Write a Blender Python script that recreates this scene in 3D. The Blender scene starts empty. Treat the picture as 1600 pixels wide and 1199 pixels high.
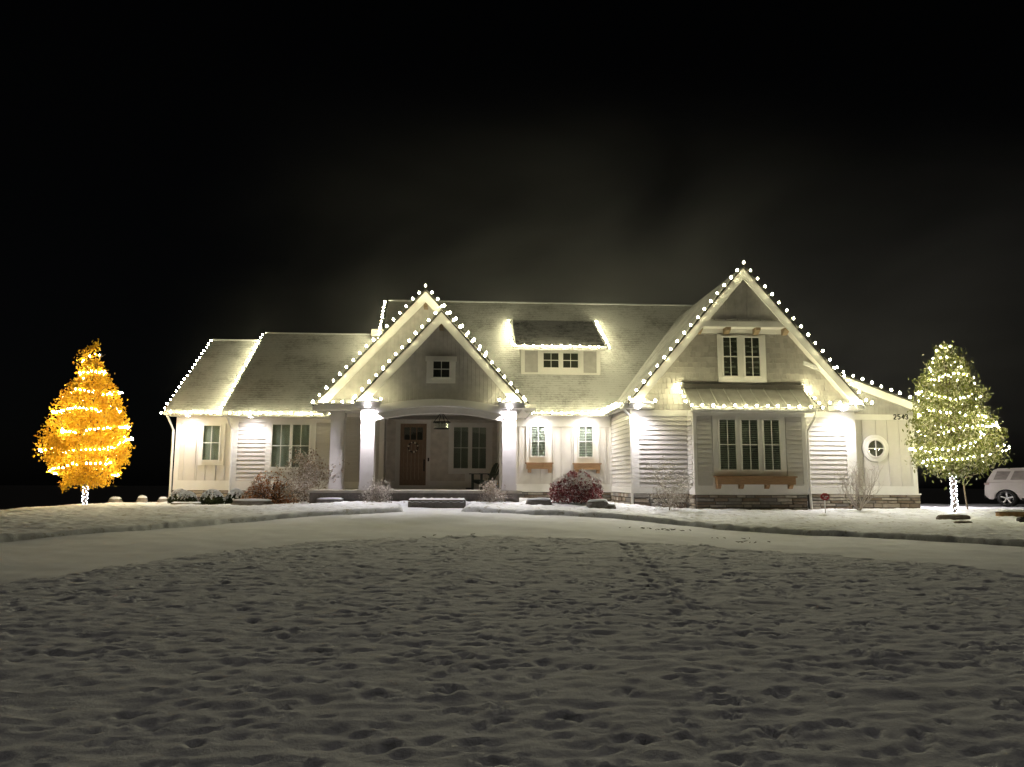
import bpy, math, random
import numpy as np
from mathutils import Vector, Matrix

S = bpy.context.scene
C = S.collection
PI = math.pi
R = math.radians
rnd = random.Random(7)

# ------------------------------------------------------------------ camera, sky, lawn fill, exposure
F = 1170.0
PITCH, YAW, ROLL, CZ = math.atan(151.5 / F), R(3.17), .004, 1.6
cam_rot = Matrix.Rotation(-YAW, 3, 'Z') @ Matrix.Rotation(PI / 2 + PITCH, 3, 'X') @ Matrix.Rotation(ROLL, 3, 'Z')
cam = bpy.data.cameras.new('camera')
cam.sensor_width = 36
cam.lens = F / 1600 * 36
cam.clip_start, cam.clip_end = .1, 2000
camo = bpy.data.objects.new('camera', cam)
C.objects.link(camo)
camo.matrix_world = Matrix.Translation((0, 0, CZ)) @ cam_rot.to_4x4()
S.camera = camo

W = bpy.data.worlds.new('World')
S.world = W
W.use_nodes = True
wn = W.node_tree
bg = wn.nodes['Background']
sky = wn.nodes.new('ShaderNodeTexSky')
sky.sky_type = 'NISHITA'
sky.sun_disc = False
sky.sun_elevation, sky.sun_rotation = R(35), R(150)
hsv = wn.nodes.new('ShaderNodeHueSaturation')
hsv.inputs['Saturation'].default_value = .35
wn.links.new(sky.outputs[0], hsv.inputs['Color'])
wn.links.new(hsv.outputs[0], bg.inputs[0])
bg.inputs[1].default_value = .00012

moon = bpy.data.lights.new('moon', 'SUN')
moon.energy = .095
moon.angle = R(1.0)
moon.color = (1, .91, .82)
lawn_fill_obj = bpy.data.objects.new('moon', moon)
C.objects.link(lawn_fill_obj)
lawn_fill_obj.rotation_euler = (R(-38), R(0), R(-14))     # unseen fill lamp, added high behind the house to brighten the lawn

S.view_settings.view_transform = 'Standard'
S.view_settings.look = 'None'
S.view_settings.exposure = .95
S.view_settings.gamma = 1
S.view_settings.use_curve_mapping = False
S.render.engine = 'CYCLES'
S.cycles.use_denoising = True
S.cycles.max_bounces = 7
S.cycles.diffuse_bounces = 5
S.cycles.glossy_bounces = 2
S.cycles.transmission_bounces = 2
S.cycles.transparent_max_bounces = 8
S.cycles.volume_bounces = 0
S.cycles.volume_step_rate = 2
S.cycles.volume_max_steps = 128
S.cycles.sample_clamp_indirect = 4
S.cycles.caustics_reflective = False
S.cycles.caustics_refractive = False

BULB_E, TREE_E, TREE2_E, TRUNK_E, SPOT_W = 106.0, 115.0, 95.0, 16.0, 178.0
SMOKE = .105
WARM = (1.0, .92, .53)

# ------------------------------------------------------------------ helpers
def ray(px, py):
    return cam_rot @ Vector(((px - 800) / F, -(py - 599.5) / F, -1))

def at(px, py, Y):
    """point of the plane y = Y that lies behind pixel (px, py) of the 1600x1199 photograph -> (x, z)"""
    d = ray(px, py)
    t = Y / d.y
    return d.x * t, CZ + d.z * t

def X(px, Y, py=700): return at(px, py, Y)[0]
def Z(py, Y, px=800): return at(px, py, Y)[1]

def sm(a, b, t):
    t = np.clip((t - a) / (b - a), 0, 1)
    return t * t * (3 - 2 * t)

YS = [0, 3, 10, 15, 17.7, 20, 23.4, 24.6, 25.5, 28, 60]
ZS = [-.05, 0, .07, .16, .27, .40, .64, .77, .80, .80, .80]
def zg(x, y):
    x = np.asarray(x, float); y = np.asarray(y, float)
    z = np.interp(y, YS, ZS)
    z = z - .25 * sm(3, 8, x) * sm(12, 26, y) - .21 * sm(-3.5, -7.5, x) * sm(18, 26, y)
    z = z - .045 * np.maximum(0, -x - 13.2) ** 1.35 * sm(8, 20, y)
    z = z - .10 * np.maximum(0, y - 30.5) ** 1.2 * sm(-11, -13, x)
    z = z - .08 * np.maximum(0, y - 38) ** 1.15
    return np.maximum(z, -6)

def gz(x, y): return float(zg(x, y))

def hit(px, py):
    d = ray(px, py)
    t = 3.0; best = (9, None)
    while t < 40:
        p = d * t; h = CZ + p.z - gz(p.x, p.y)
        if h < 0: return Vector((p.x, p.y, CZ + p.z))
        if h < best[0]: best = (h, Vector((p.x, p.y, CZ + p.z)))
        t += .03
    return best[1]

class MB:
    def __init__(s): s.v, s.f, s.m = [], [], []
    def add(s, vs, fs, m=0):
        n = len(s.v); s.v += [tuple(v) for v in vs]
        s.f += [tuple(i + n for i in f) for f in fs]; s.m += [m] * len(fs)
        return s
    def box(s, x0, x1, y0, y1, z0, z1, m=0):
        v = [(x0, y0, z0), (x1, y0, z0), (x1, y1, z0), (x0, y1, z0), (x0, y0, z1), (x1, y0, z1), (x1, y1, z1), (x0, y1, z1)]
        return s.add(v, [(0, 3, 2, 1), (4, 5, 6, 7), (0, 1, 5, 4), (1, 2, 6, 5), (2, 3, 7, 6), (3, 0, 4, 7)], m)
    def prism(s, pts, y0, y1, m=0):
        """polygon in (x, z), extruded along y"""
        n = len(pts)
        v = [(p[0], y0, p[1]) for p in pts] + [(p[0], y1, p[1]) for p in pts]
        f = [tuple(range(n)), tuple(range(2 * n - 1, n - 1, -1))] + [(i, i + n, (i + 1) % n + n, (i + 1) % n) for i in range(n)]
        return s.add(v, f, m)
    def prism_x(s, pts, x0, x1, m=0):
        """polygon in (y, z), extruded along x"""
        n = len(pts)
        v = [(x0, p[0], p[1]) for p in pts] + [(x1, p[0], p[1]) for p in pts]
        f = [tuple(range(n - 1, -1, -1)), tuple(range(n, 2 * n))] + [(i, (i + 1) % n, (i + 1) % n + n, i + n) for i in range(n)]
        return s.add(v, f, m)
    def prism_z(s, pts, z0, z1, m=0):
        n = len(pts)
        v = [(p[0], p[1], z0) for p in pts] + [(p[0], p[1], z1) for p in pts]
        f = [tuple(range(n - 1, -1, -1)), tuple(range(n, 2 * n))] + [(i, (i + 1) % n, (i + 1) % n + n, i + n) for i in range(n)]
        return s.add(v, f, m)
    def beam(s, a, b, w, h, up=(0, 0, 1), m=0):
        a, b = Vector(a), Vector(b); d = (b - a).normalized(); u = Vector(up)
        r = d.cross(u).normalized(); u = r.cross(d)
        v = []
        for p in (a, b):
            for i, j in ((-1, -1), (1, -1), (1, 1), (-1, 1)): v.append(p + r * (w / 2 * i) + u * (h / 2 * j))
        return s.add(v, [(0, 3, 2, 1), (4, 5, 6, 7), (0, 1, 5, 4), (1, 2, 6, 5), (2, 3, 7, 6), (3, 0, 4, 7)], m)
    def tube(s, pts, rads, n=5, m=0, cap=True):
        pts = [Vector(p) for p in pts]
        if not hasattr(rads, '__len__'): rads = [rads] * len(pts)
        v, f = [], []
        for i, p in enumerate(pts):
            d = (pts[min(i + 1, len(pts) - 1)] - pts[max(i - 1, 0)])
            if d.length < 1e-9: d = Vector((0, 0, 1))
            d.normalize()
            ref = Vector((0, 0, 1)) if abs(d.z) < .9 else Vector((1, 0, 0))
            a = d.cross(ref).normalized(); b = d.cross(a)
            for k in range(n):
                t = 2 * PI * k / n
                v.append(p + (a * math.cos(t) + b * math.sin(t)) * rads[i])
        for i in range(len(pts) - 1):
            for k in range(n):
                f.append((i * n + k, i * n + (k + 1) % n, (i + 1) * n + (k + 1) % n, (i + 1) * n + k))
        if cap:
            f.append(tuple(range(n))[::-1]); f.append(tuple(range((len(pts) - 1) * n, len(pts) * n)))
        return s.add(v, f, m)
    def lathe(s, prof, n=16, c=(0, 0, 0), m=0, axis='z'):
        v, f = [], []
        for r, h in prof:
            for k in range(n):
                t = 2 * PI * k / n
                a, b = r * math.cos(t), r * math.sin(t)
                q = (a, b, h) if axis == 'z' else ((a, h, b) if axis == 'y' else (h, a, b))
                v.append((q[0] + c[0], q[1] + c[1], q[2] + c[2]))
        for i in range(len(prof) - 1):
            for k in range(n):
                f.append((i * n + k, i * n + (k + 1) % n, (i + 1) * n + (k + 1) % n, (i + 1) * n + k))
        return s.add(v, f, m)
    def mesh(s, name, mats, smooth=False):
        me = bpy.data.meshes.new(name)
        me.from_pydata(s.v, [], s.f)
        for k in (mats if isinstance(mats, (list, tuple)) else [mats]): me.materials.append(k)
        if any(s.m): me.polygons.foreach_set('material_index', s.m)
        if smooth: me.polygons.foreach_set('use_smooth', [True] * len(s.f))
        me.update()
        return me
    def obj(s, name, mats, parent=None, smooth=False, kind=None, loc=None):
        return link(name, s.mesh(name, mats, smooth), parent, kind, loc)

def link(name, me, parent=None, kind=None, loc=None):
    o = bpy.data.objects.new(name, me); C.objects.link(o)
    if parent is not None: o.parent = parent
    if kind: o['kind'] = kind
    if loc is not None: o.location = loc
    return o

def tag(o, label, cat, group=None):
    o['label'] = label; o['category'] = cat
    if group: o['group'] = group
    return o

def thing(name, label, cat, loc=(0, 0, 0), rz=0, group=None):
    o = bpy.data.objects.new(name, None); C.objects.link(o)
    o.location = loc; o.rotation_euler = (0, 0, rz)
    o.empty_display_size = .2
    return tag(o, label, cat, group)

def quads(name, V, mats, parent=None, kind=None, midx=None):
    """V: (n, 4, 3) array -> a mesh of loose quads"""
    n = len(V)
    me = bpy.data.meshes.new(name)
    me.vertices.add(n * 4); me.vertices.foreach_set('co', V.reshape(-1).astype(np.float32))
    me.loops.add(n * 4); me.loops.foreach_set('vertex_index', np.arange(n * 4, dtype=np.int32))
    me.polygons.add(n); me.polygons.foreach_set('loop_start', np.arange(0, n * 4, 4, dtype=np.int32))
    try: me.polygons.foreach_set('loop_total', np.full(n, 4, np.int32))
    except Exception: pass
    for k in (mats if isinstance(mats, (list, tuple)) else [mats]): me.materials.append(k)
    if midx is not None: me.polygons.foreach_set('material_index', midx.astype(np.int32))
    me.update(calc_edges=True); me.validate()
    return link(name, me, parent, kind)

def leaf_quads(P, rng, ln, wd, droop=None, jitter=1.0):
    """diamond leaves at points P with random directions; droop biases them downward"""
    n = len(P)
    d = rng.normal(size=(n, 3)) * jitter
    if droop is not None: d = d + np.asarray(droop)
    d /= np.linalg.norm(d, axis=1)[:, None] + 1e-9
    q = rng.normal(size=(n, 3))
    s = np.cross(d, q); s /= np.linalg.norm(s, axis=1)[:, None] + 1e-9
    nn = np.cross(d, s)
    L = (ln * rng.uniform(.65, 1.3, n))[:, None]; w = (wd * rng.uniform(.7, 1.25, n))[:, None]
    a = P - d * L * .5; b = P + s * w * .5 + nn * w * .18; c = P + d * L * .5; e = P - s * w * .5 + nn * w * .18
    return np.stack([a, b, c, e], 1)

# ------------------------------------------------------------------ materials
def nodes(name):
    m = bpy.data.materials.new(name); m.use_nodes = True
    nt = m.node_tree
    return m, nt, nt.nodes['Principled BSDF']

def N(nt, t, **kw):
    n = nt.nodes.new(t)
    for k, v in kw.items():
        if k in n.inputs: n.inputs[k].default_value = v
        else: setattr(n, k, v)
    return n

def ramp(nt, src, stops):
    r = nt.nodes.new('ShaderNodeValToRGB')
    cr = r.color_ramp
    while len(cr.elements) < len(stops): cr.elements.new(.5)
    for e, (p, c) in zip(cr.elements, stops):
        e.position = p; e.color = (*c, 1) if len(c) == 3 else c
    nt.links.new(src, r.inputs[0])
    return r

def mat(name, col, rough=.6, var=.12, scale=6.0, bump=.0, bscale=60.0, stretch=None, metal=0.0, spec=.4):
    """painted or natural surface: the colour wanders a little, fine relief on top"""
    m, nt, b = nodes(name)
    tc = N(nt, 'ShaderNodeTexCoord'); mp = N(nt, 'ShaderNodeMapping')
    nt.links.new(tc.outputs['Object'], mp.inputs['Vector'])
    if stretch: mp.inputs['Scale'].default_value = stretch
    no = N(nt, 'ShaderNodeTexNoise', Scale=scale, Detail=6.0, Roughness=.65)
    nt.links.new(mp.outputs[0], no.inputs['Vector'])
    lo = tuple(c * (1 - var) for c in col); hi = tuple(min(1, c * (1 + var)) for c in col)
    r = ramp(nt, no.outputs[0], [(.25, lo), (.75, hi)])
    nt.links.new(r.outputs[0], b.inputs['Base Color'])
    b.inputs['Roughness'].default_value = rough
    b.inputs['Metallic'].default_value = metal
    b.inputs['Specular IOR Level'].default_value = spec
    if bump:
        n2 = N(nt, 'ShaderNodeTexNoise', Scale=bscale, Detail=4.0)
        nt.links.new(mp.outputs[0], n2.inputs['Vector'])
        bp = N(nt, 'ShaderNodeBump', Strength=bump, Distance=.02)
        nt.links.new(n2.outputs[0], bp.inputs['Height'])
        nt.links.new(bp.outputs[0], b.inputs['Normal'])
    return m

def emit(name, col, strength):
    m, nt, b = nodes(name)
    b.inputs['Base Color'].default_value = (*col, 1)
    b.inputs['Emission Color'].default_value = (*col, 1)
    b.inputs['Emission Strength'].default_value = strength
    no = N(nt, 'ShaderNodeTexNoise', Scale=300.0)
    r = ramp(nt, no.outputs[0], [(0, tuple(c * .9 for c in col)), (1, col)])
    nt.links.new(r.outputs[0], b.inputs['Base Color'])
    return m

def leafmat(name, c0, c1, trans=.35, snow=0.0, snowcol=(.8, .8, .82), thr=.35, scale=3.0):
    """leaf: two tones, some light passes through; a dusting of snow lies on what faces up"""
    m, nt, b = nodes(name)
    ge = N(nt, 'ShaderNodeNewGeometry')
    no = N(nt, 'ShaderNodeTexNoise', Scale=scale, Detail=5.0)
    nt.links.new(ge.outputs['Position'], no.inputs['Vector'])
    add = N(nt, 'ShaderNodeMath', operation='MULTIPLY_ADD'); add.inputs[1].default_value = .5
    nt.links.new(ge.outputs['Random Per Island'], add.inputs[0]); nt.links.new(no.outputs[0], add.inputs[2])
    r = ramp(nt, add.outputs[0], [(.35, c0), (1.0, c1)])
    col = r.outputs[0]
    if snow:
        sx = N(nt, 'ShaderNodeSeparateXYZ'); nt.links.new(ge.outputs['True Normal'], sx.inputs[0])
        ab = N(nt, 'ShaderNodeMath', operation='ABSOLUTE'); nt.links.new(sx.outputs['Z'], ab.inputs[0])
        n2 = N(nt, 'ShaderNodeTexNoise', Scale=14.0, Detail=3.0); nt.links.new(ge.outputs['Position'], n2.inputs['Vector'])
        mu = N(nt, 'ShaderNodeMath', operation='MULTIPLY'); nt.links.new(ab.outputs[0], mu.inputs[0]); nt.links.new(n2.outputs[0], mu.inputs[1])
        sr = ramp(nt, mu.outputs[0], [(thr - .1, (0, 0, 0)), (thr + .05, (snow, snow, snow))])
        mx = N(nt, 'ShaderNodeMixRGB'); nt.links.new(sr.outputs[0], mx.inputs[0]); nt.links.new(col, mx.inputs[1])
        mx.inputs[2].default_value = (*snowcol, 1); col = mx.outputs[0]
    nt.links.new(col, b.inputs['Base Color'])
    b.inputs['Roughness'].default_value = .55
    b.inputs['Specular IOR Level'].default_value = .3
    tr = N(nt, 'ShaderNodeBsdfTranslucent'); nt.links.new(col, tr.inputs[0])
    mix = N(nt, 'ShaderNodeMixShader'); mix.inputs[0].default_value = trans
    nt.links.new(b.outputs[0], mix.inputs[1]); nt.links.new(tr.outputs[0], mix.inputs[2])
    nt.links.new(mix.outputs[0], nt.nodes['Material Output'].inputs[0])
    return m

def snowmat(name, grass=.0, gcol=(.10, .085, .045), fine=.35, thr=.62, scale=9.0, tone=.78, fscale=70.0):
    """snow with fine grain; where it lies thin the ground shows through in ragged specks"""
    m, nt, b = nodes(name)
    tc = N(nt, 'ShaderNodeTexCoord')
    no = N(nt, 'ShaderNodeTexNoise', Scale=1.3, Detail=6.0, Roughness=.6)
    nt.links.new(tc.outputs['Object'], no.inputs['Vector'])
    r = ramp(nt, no.outputs[0], [(.3, (tone * .87, tone * .895, tone * .94)), (.7, (tone * .96, tone * .99, tone * 1.05))])
    col = r.outputs[0]
    if grass:
        n1 = N(nt, 'ShaderNodeTexNoise', Scale=scale, Detail=8.0, Roughness=.7)
        nt.links.new(tc.outputs['Object'], n1.inputs['Vector'])
        gr = ramp(nt, n1.outputs[0], [(thr - .06, (0, 0, 0)), (thr + .08, (grass, grass, grass))])
        mx = N(nt, 'ShaderNodeMixRGB'); nt.links.new(gr.outputs[0], mx.inputs[0]); nt.links.new(col, mx.inputs[1])
        mx.inputs[2].default_value = (*gcol, 1); col = mx.outputs[0]
    nt.links.new(col, b.inputs['Base Color'])
    b.inputs['Roughness'].default_value = .8
    b.inputs['Specular IOR Level'].default_value = .2
    n2 = N(nt, 'ShaderNodeTexNoise', Scale=fscale, Detail=5.0, Roughness=.7)
    nt.links.new(tc.outputs['Object'], n2.inputs['Vector'])
    bp = N(nt, 'ShaderNodeBump', Strength=fine, Distance=.012)
    nt.links.new(n2.outputs[0], bp.inputs['Height']); nt.links.new(bp.outputs[0], b.inputs['Normal'])
    return m

def roofmat(name, cover=.6, snowtone=.62):
    """dark shingles in courses under a thin uneven snow dusting; course butts stay bare in places"""
    m, nt, b = nodes(name)
    tc = N(nt, 'ShaderNodeTexCoord')
    sx = N(nt, 'ShaderNodeSeparateXYZ'); nt.links.new(tc.outputs['Object'], sx.inputs[0])
    fr = N(nt, 'ShaderNodeMath', operation='FRACT')
    mz = N(nt, 'ShaderNodeMath', operation='MULTIPLY'); mz.inputs[1].default_value = 1 / .105
    nt.links.new(sx.outputs['Z'], mz.inputs[0]); nt.links.new(mz.outputs[0], fr.inputs[0])
    no = N(nt, 'ShaderNodeTexNoise', Scale=.7, Detail=8.0, Roughness=.72); nt.links.new(tc.outputs['Object'], no.inputs['Vector'])
    ng = N(nt, 'ShaderNodeTexNoise', Scale=9.0, Detail=7.0, Roughness=.85); nt.links.new(tc.outputs['Object'], ng.inputs['Vector'])
    a1 = N(nt, 'ShaderNodeMath', operation='MULTIPLY_ADD'); a1.inputs[1].default_value = .16
    nt.links.new(fr.outputs[0], a1.inputs[0]); nt.links.new(no.outputs[0], a1.inputs[2])
    a2 = N(nt, 'ShaderNodeMath', operation='MULTIPLY_ADD'); a2.inputs[1].default_value = .75
    nt.links.new(ng.outputs[0], a2.inputs[0]); nt.links.new(a1.outputs[0], a2.inputs[2])
    br = nt.nodes.new('ShaderNodeTexBrick'); br.inputs['Scale'].default_value = 3.2
    br.inputs['Color1'].default_value = (.05, .048, .045, 1); br.inputs['Color2'].default_value = (.085, .08, .075, 1); br.inputs['Mortar'].default_value = (.03, .03, .03, 1)
    nt.links.new(tc.outputs['Object'], br.inputs['Vector'])
    cv = ramp(nt, a2.outputs[0], [(1.25 - .56 * cover, (0, 0, 0)), (1.72 - .56 * cover, (1, 1, 1))])
    mx = N(nt, 'ShaderNodeMixRGB'); nt.links.new(cv.outputs[0], mx.inputs[0]); nt.links.new(br.outputs[0], mx.inputs[1])
    mx.inputs[2].default_value = (snowtone, snowtone, snowtone, 1)
    nt.links.new(mx.outputs[0], b.inputs['Base Color'])
    b.inputs['Roughness'].default_value = .85
    b.inputs['Specular IOR Level'].default_value = .2
    sb = N(nt, 'ShaderNodeMath', operation='ADD'); nt.links.new(fr.outputs[0], sb.inputs[0]); nt.links.new(ng.outputs[0], sb.inputs[1])
    bp = N(nt, 'ShaderNodeBump', Strength=.9, Distance=.03); nt.links.new(sb.outputs[0], bp.inputs['Height'])
    nt.links.new(bp.outputs[0], b.inputs['Normal'])
    return m

def stripemat(name, col, period, depth=.35, axis='X', rough=.6):
    """painted board wall with fine vertical grooves (relief too fine to see singly)"""
    m, nt, b = nodes(name)
    tc = N(nt, 'ShaderNodeTexCoord'); sx = N(nt, 'ShaderNodeSeparateXYZ'); nt.links.new(tc.outputs['Object'], sx.inputs[0])
    mu = N(nt, 'ShaderNodeMath', operation='MULTIPLY'); mu.inputs[1].default_value = 1 / period; nt.links.new(sx.outputs[axis], mu.inputs[0])
    fr = N(nt, 'ShaderNodeMath', operation='FRACT'); nt.links.new(mu.outputs[0], fr.inputs[0])
    gv = ramp(nt, fr.outputs[0], [(0, (0, 0, 0)), (.12, (1, 1, 1))])
    no = N(nt, 'ShaderNodeTexNoise', Scale=4.0, Detail=6.0); nt.links.new(tc.outputs['Object'], no.inputs['Vector'])
    r = ramp(nt, no.outputs[0], [(.3, tuple(c * .86 for c in col)), (.7, tuple(c * 1.1 for c in col))])
    nt.links.new(r.outputs[0], b.inputs['Base Color'])
    b.inputs['Roughness'].default_value = rough
    bp = N(nt, 'ShaderNodeBump', Strength=depth, Distance=.02); nt.links.new(gv.outputs[0], bp.inputs['Height'])
    nt.links.new(bp.outputs[0], b.inputs['Normal'])
    return m

def glassmat():
    m, nt, b = nodes('window_glass')
    tr = N(nt, 'ShaderNodeBsdfTransparent'); tr.inputs[0].default_value = (.84, .88, .85, 1)
    gl = N(nt, 'ShaderNodeBsdfGlossy', Roughness=.03)
    no = N(nt, 'ShaderNodeTexNoise', Scale=1.5); bp = N(nt, 'ShaderNodeBump', Strength=.06, Distance=.05)
    nt.links.new(no.outputs[0], bp.inputs['Height']); nt.links.new(bp.outputs[0], gl.inputs['Normal'])
    mx = N(nt, 'ShaderNodeMixShader'); mx.inputs[0].default_value = .12
    nt.links.new(tr.outputs[0], mx.inputs[1]); nt.links.new(gl.outputs[0], mx.inputs[2])
    nt.links.new(mx.outputs[0], nt.nodes['Material Output'].inputs[0])
    return m

M = dict(
    siding=mat('siding_paint', (.58, .56, .54), .55, .07, 3, .12, 80, (1, 1, 8)),
    trim=mat('white_trim_paint', (.79, .775, .75), .5, .05, 3, .05, 60),
    batten_wall=mat('board_wall_paint', (.63, .605, .575), .55, .06, 2.5, .08, 50),
    gable=stripemat('gable_board_paint', (.46, .445, .43), .14, .5),
    shake=None,
    porchwall=stripemat('porch_wall_paint', (.70, .66, .61), .30, .4),
    column=mat('column_paint', (.62, .60, .60), .5, .05, 3, .05, 60),
    soffit=mat('soffit_paint', (.70, .68, .64), .6, .05, 3),
    roof=roofmat('snow_dusted_shingles', 1.26, .64),
    roof_unlit=roofmat('dusted_shingles_unlit', .86, .5),  # darker copy of the roof: the dormer's lack of light is in its colour
    metalroof=mat('grey_metal_roof', (.55, .54, .51), .55, .2, 3, .1, 30, metal=.2),
    darkmetal=mat('dark_flashing', (.06, .055, .05), .5, .1),
    palewood=mat('pale_cedar', (.27, .20, .125), .6, .25, 5, .15, 30, (1, 8, 8)),
    wood=mat('stained_cedar', (.32, .19, .10), .55, .3, 5, .15, 30, (1, 8, 8)),
    doorwood=mat('door_wood', (.25, .175, .115), .5, .35, 6, .15, 30, (10, 10, 1)),
    stone=[mat('ledge_stone_%s' % n, c, .85, .3, 7, .6, 30) for n, c in (('tan', (.30, .255, .20)), ('grey', (.22, .205, .185)), ('brown', (.20, .155, .115)), ('pale', (.40, .36, .30)))],
    mortar=mat('stone_mortar', (.10, .09, .08), .9, .2, 20, .4),
    slab=mat('weathered_slab_stone', (.22, .20, .18), .85, .35, 5, .7, 18),
    porchfloor=mat('porch_floor_stone', (.56, .52, .46), .7, .15, 5, .2, 30),
    porchface=mat('porch_riser_stone', (.19, .17, .15), .85, .3, 7, .5, 20),
    glass=glassmat(),
    blind=mat('blind_slats', (.72, .72, .66), .6, .05, 3),
    dark=mat('dark_room', (.13, .12, .105), .9, .2),
    shade=mat('pale_roller_shade', (.50, .51, .46), .7, .1, 2),
    black=mat('black_iron', (.02, .018, .016), .45, .2),
    bulb=emit('warm_bulb_glass', WARM, BULB_E),
    treebulb=emit('gold_tree_bulb', (1.0, .82, .42), TREE_E),
    treebulb2=emit('warm_tree_bulb', (1.0, .92, .55), TREE2_E),
    trunkbulb=emit('cool_trunk_bulb', (.92, .95, 1.0), TRUNK_E),
    lens=emit('soffit_lens', (1.0, .93, .95), 60),
    wire=mat('dark_green_wire', (.02, .024, .018), .6, .1),
    snow=snowmat('lawn_snow', .5, (.14, .12, .085), .8, .72, 7, .82, 26),
    bedsnow=snowmat('bed_snow', .7, (.24, .20, .12), .8, .61, 5.0, .88, 40),
    drive=snowmat('driveway_snow', .2, (.25, .23, .2), .12, .72, 2.2, .88),
    cap=snowmat('settled_snow', 0, fine=.5, tone=.82),
    bark=mat('bark', (.10, .075, .055), .9, .35, 12, .8, 25, (1, 1, .3)),
    twig=mat('frosted_twig', (.50, .45, .41), .8, .4, 20, .3),
    twigdark=mat('dark_twig', (.07, .05, .04), .85, .3, 20),
)

def shakemat():
    m, nt, b = nodes('shake_paint')
    ge = N(nt, 'ShaderNodeNewGeometry'); no = N(nt, 'ShaderNodeTexNoise', Scale=3.0, Detail=5.0)
    nt.links.new(ge.outputs['Position'], no.inputs['Vector'])
    a = N(nt, 'ShaderNodeMath', operation='MULTIPLY_ADD'); a.inputs[1].default_value = .4
    nt.links.new(ge.outputs['Random Per Island'], a.inputs[0]); nt.links.new(no.outputs[0], a.inputs[2])
    r = ramp(nt, a.outputs[0], [(.3, (.33, .315, .295)), (.9, (.44, .42, .39))])
    nt.links.new(r.outputs[0], b.inputs['Base Color']); b.inputs['Roughness'].default_value = .7
    return m
M['shake'] = shakemat()

# ------------------------------------------------------------------ ground
def grid_obj(name, xs, ys, Zf, m, keep=None, kind='structure', parent=None):
    nx, ny = len(xs), len(ys)
    XX, YY = np.meshgrid(xs, ys)
    co = np.stack([XX, YY, Zf], -1).reshape(-1, 3)
    idx = np.arange(nx * ny).reshape(ny, nx)
    q = np.stack([idx[:-1, :-1], idx[:-1, 1:], idx[1:, 1:], idx[1:, :-1]], -1).reshape(-1, 4)
    if keep is not None:
        k = keep[:-1, :-1] | keep[:-1, 1:] | keep[1:, 1:] | keep[1:, :-1]
        q = q[k.reshape(-1)]
    used = np.unique(q); remap = np.full(nx * ny, -1); remap[used] = np.arange(len(used))
    q = remap[q]; co = co[used]
    me = bpy.data.meshes.new(name)
    me.vertices.add(len(co)); me.vertices.foreach_set('co', co.reshape(-1).astype(np.float32))
    me.loops.add(len(q) * 4); me.loops.foreach_set('vertex_index', q.reshape(-1).astype(np.int32))
    me.polygons.add(len(q)); me.polygons.foreach_set('loop_start', np.arange(0, len(q) * 4, 4, dtype=np.int32))
    me.polygons.foreach_set('use_smooth', np.ones(len(q), bool))
    me.materials.append(m); me.update(calc_edges=True)
    return link(name, me, parent, kind)

def fnoise(shape, step, lx, ly, seed, p=2.2):
    """smooth random relief with typical wavelengths lx, ly"""
    g = np.random.default_rng(seed)
    ny, nx = shape
    fx = np.fft.rfftfreq(nx, step)[None, :]; fy = np.fft.fftfreq(ny, step)[:, None]
    k = np.sqrt((fx * lx) ** 2 + (fy * ly) ** 2)
    a = 1 / (1 + k ** p)
    a[0, 0] = 0
    w = np.fft.irfft2(np.fft.rfft2(g.normal(size=shape)) * a, s=shape)
    return w / w.std()

NEAR = [(-30, 1), (-14, 1.5), (-9, 5.5), (-7.2, 9.0), (-6.6, 11.2), (-6.1, 12.1), (-5.62, 13.6), (-5.13, 14.6), (-4.1, 16.1), (-2.93, 17.0), (-1.22, 17.6), (.63, 17.8), (2.46, 17.45),
        (3.76, 16.75), (6.17, 15.45), (7.98, 13.8), (8.9, 12.1), (9.8, 9.5), (11.5, 5.5), (16, 1.5), (30, 1)]
FAR = [(-30, 5), (-16, 12), (-12.5, 15.2), (-10.23, 17.2), (-8.4, 19.3), (-6.13, 21.9), (-3.54, 23.05), (-1.9, 23.7), (-.3, 23.7), (3.2, 22.7), (5.87, 21.6), (8.05, 20.2), (10.84, 18.7), (12.84, 17.0), (16, 14), (22, 9), (30, 3)]
def curve(pts, x):
    a = np.array(pts)
    o = np.interp(x, a[:, 0], a[:, 1])
    return (np.interp(x - .5, a[:, 0], a[:, 1]) + np.interp(x + .5, a[:, 0], a[:, 1]) + o) / 3
def yn(x): return curve(NEAR, x)
def yf(x): return curve(FAR, x)

# far land, its colour painted near black for the night darkness
xs = np.concatenate([np.linspace(-600, -45, 20), np.linspace(-40, 45, 60), np.linspace(50, 600, 20)])
ys = np.concatenate([np.linspace(-60, 0, 8), np.linspace(2, 60, 40), np.linspace(70, 900, 24)])
XX, YY = np.meshgrid(xs, ys)
grid_obj('ground', xs, ys, zg(XX, YY) - .22, mat('night_black_field', (.004, .004, .003), .95, .4, .3, .3, 4))
# driveway, smooth under thin trodden snow
xs = np.arange(-24, 34, .12); ys = np.arange(2, 37, .12)
XX, YY = np.meshgrid(xs, ys)
dn = fnoise(XX.shape, .12, 4, 3, 3) * .012 + fnoise(XX.shape, .12, .7, .6, 4) * .003
grid_obj('driveway', xs, ys, zg(XX, YY) - .035 + dn, M['drive'])
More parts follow.
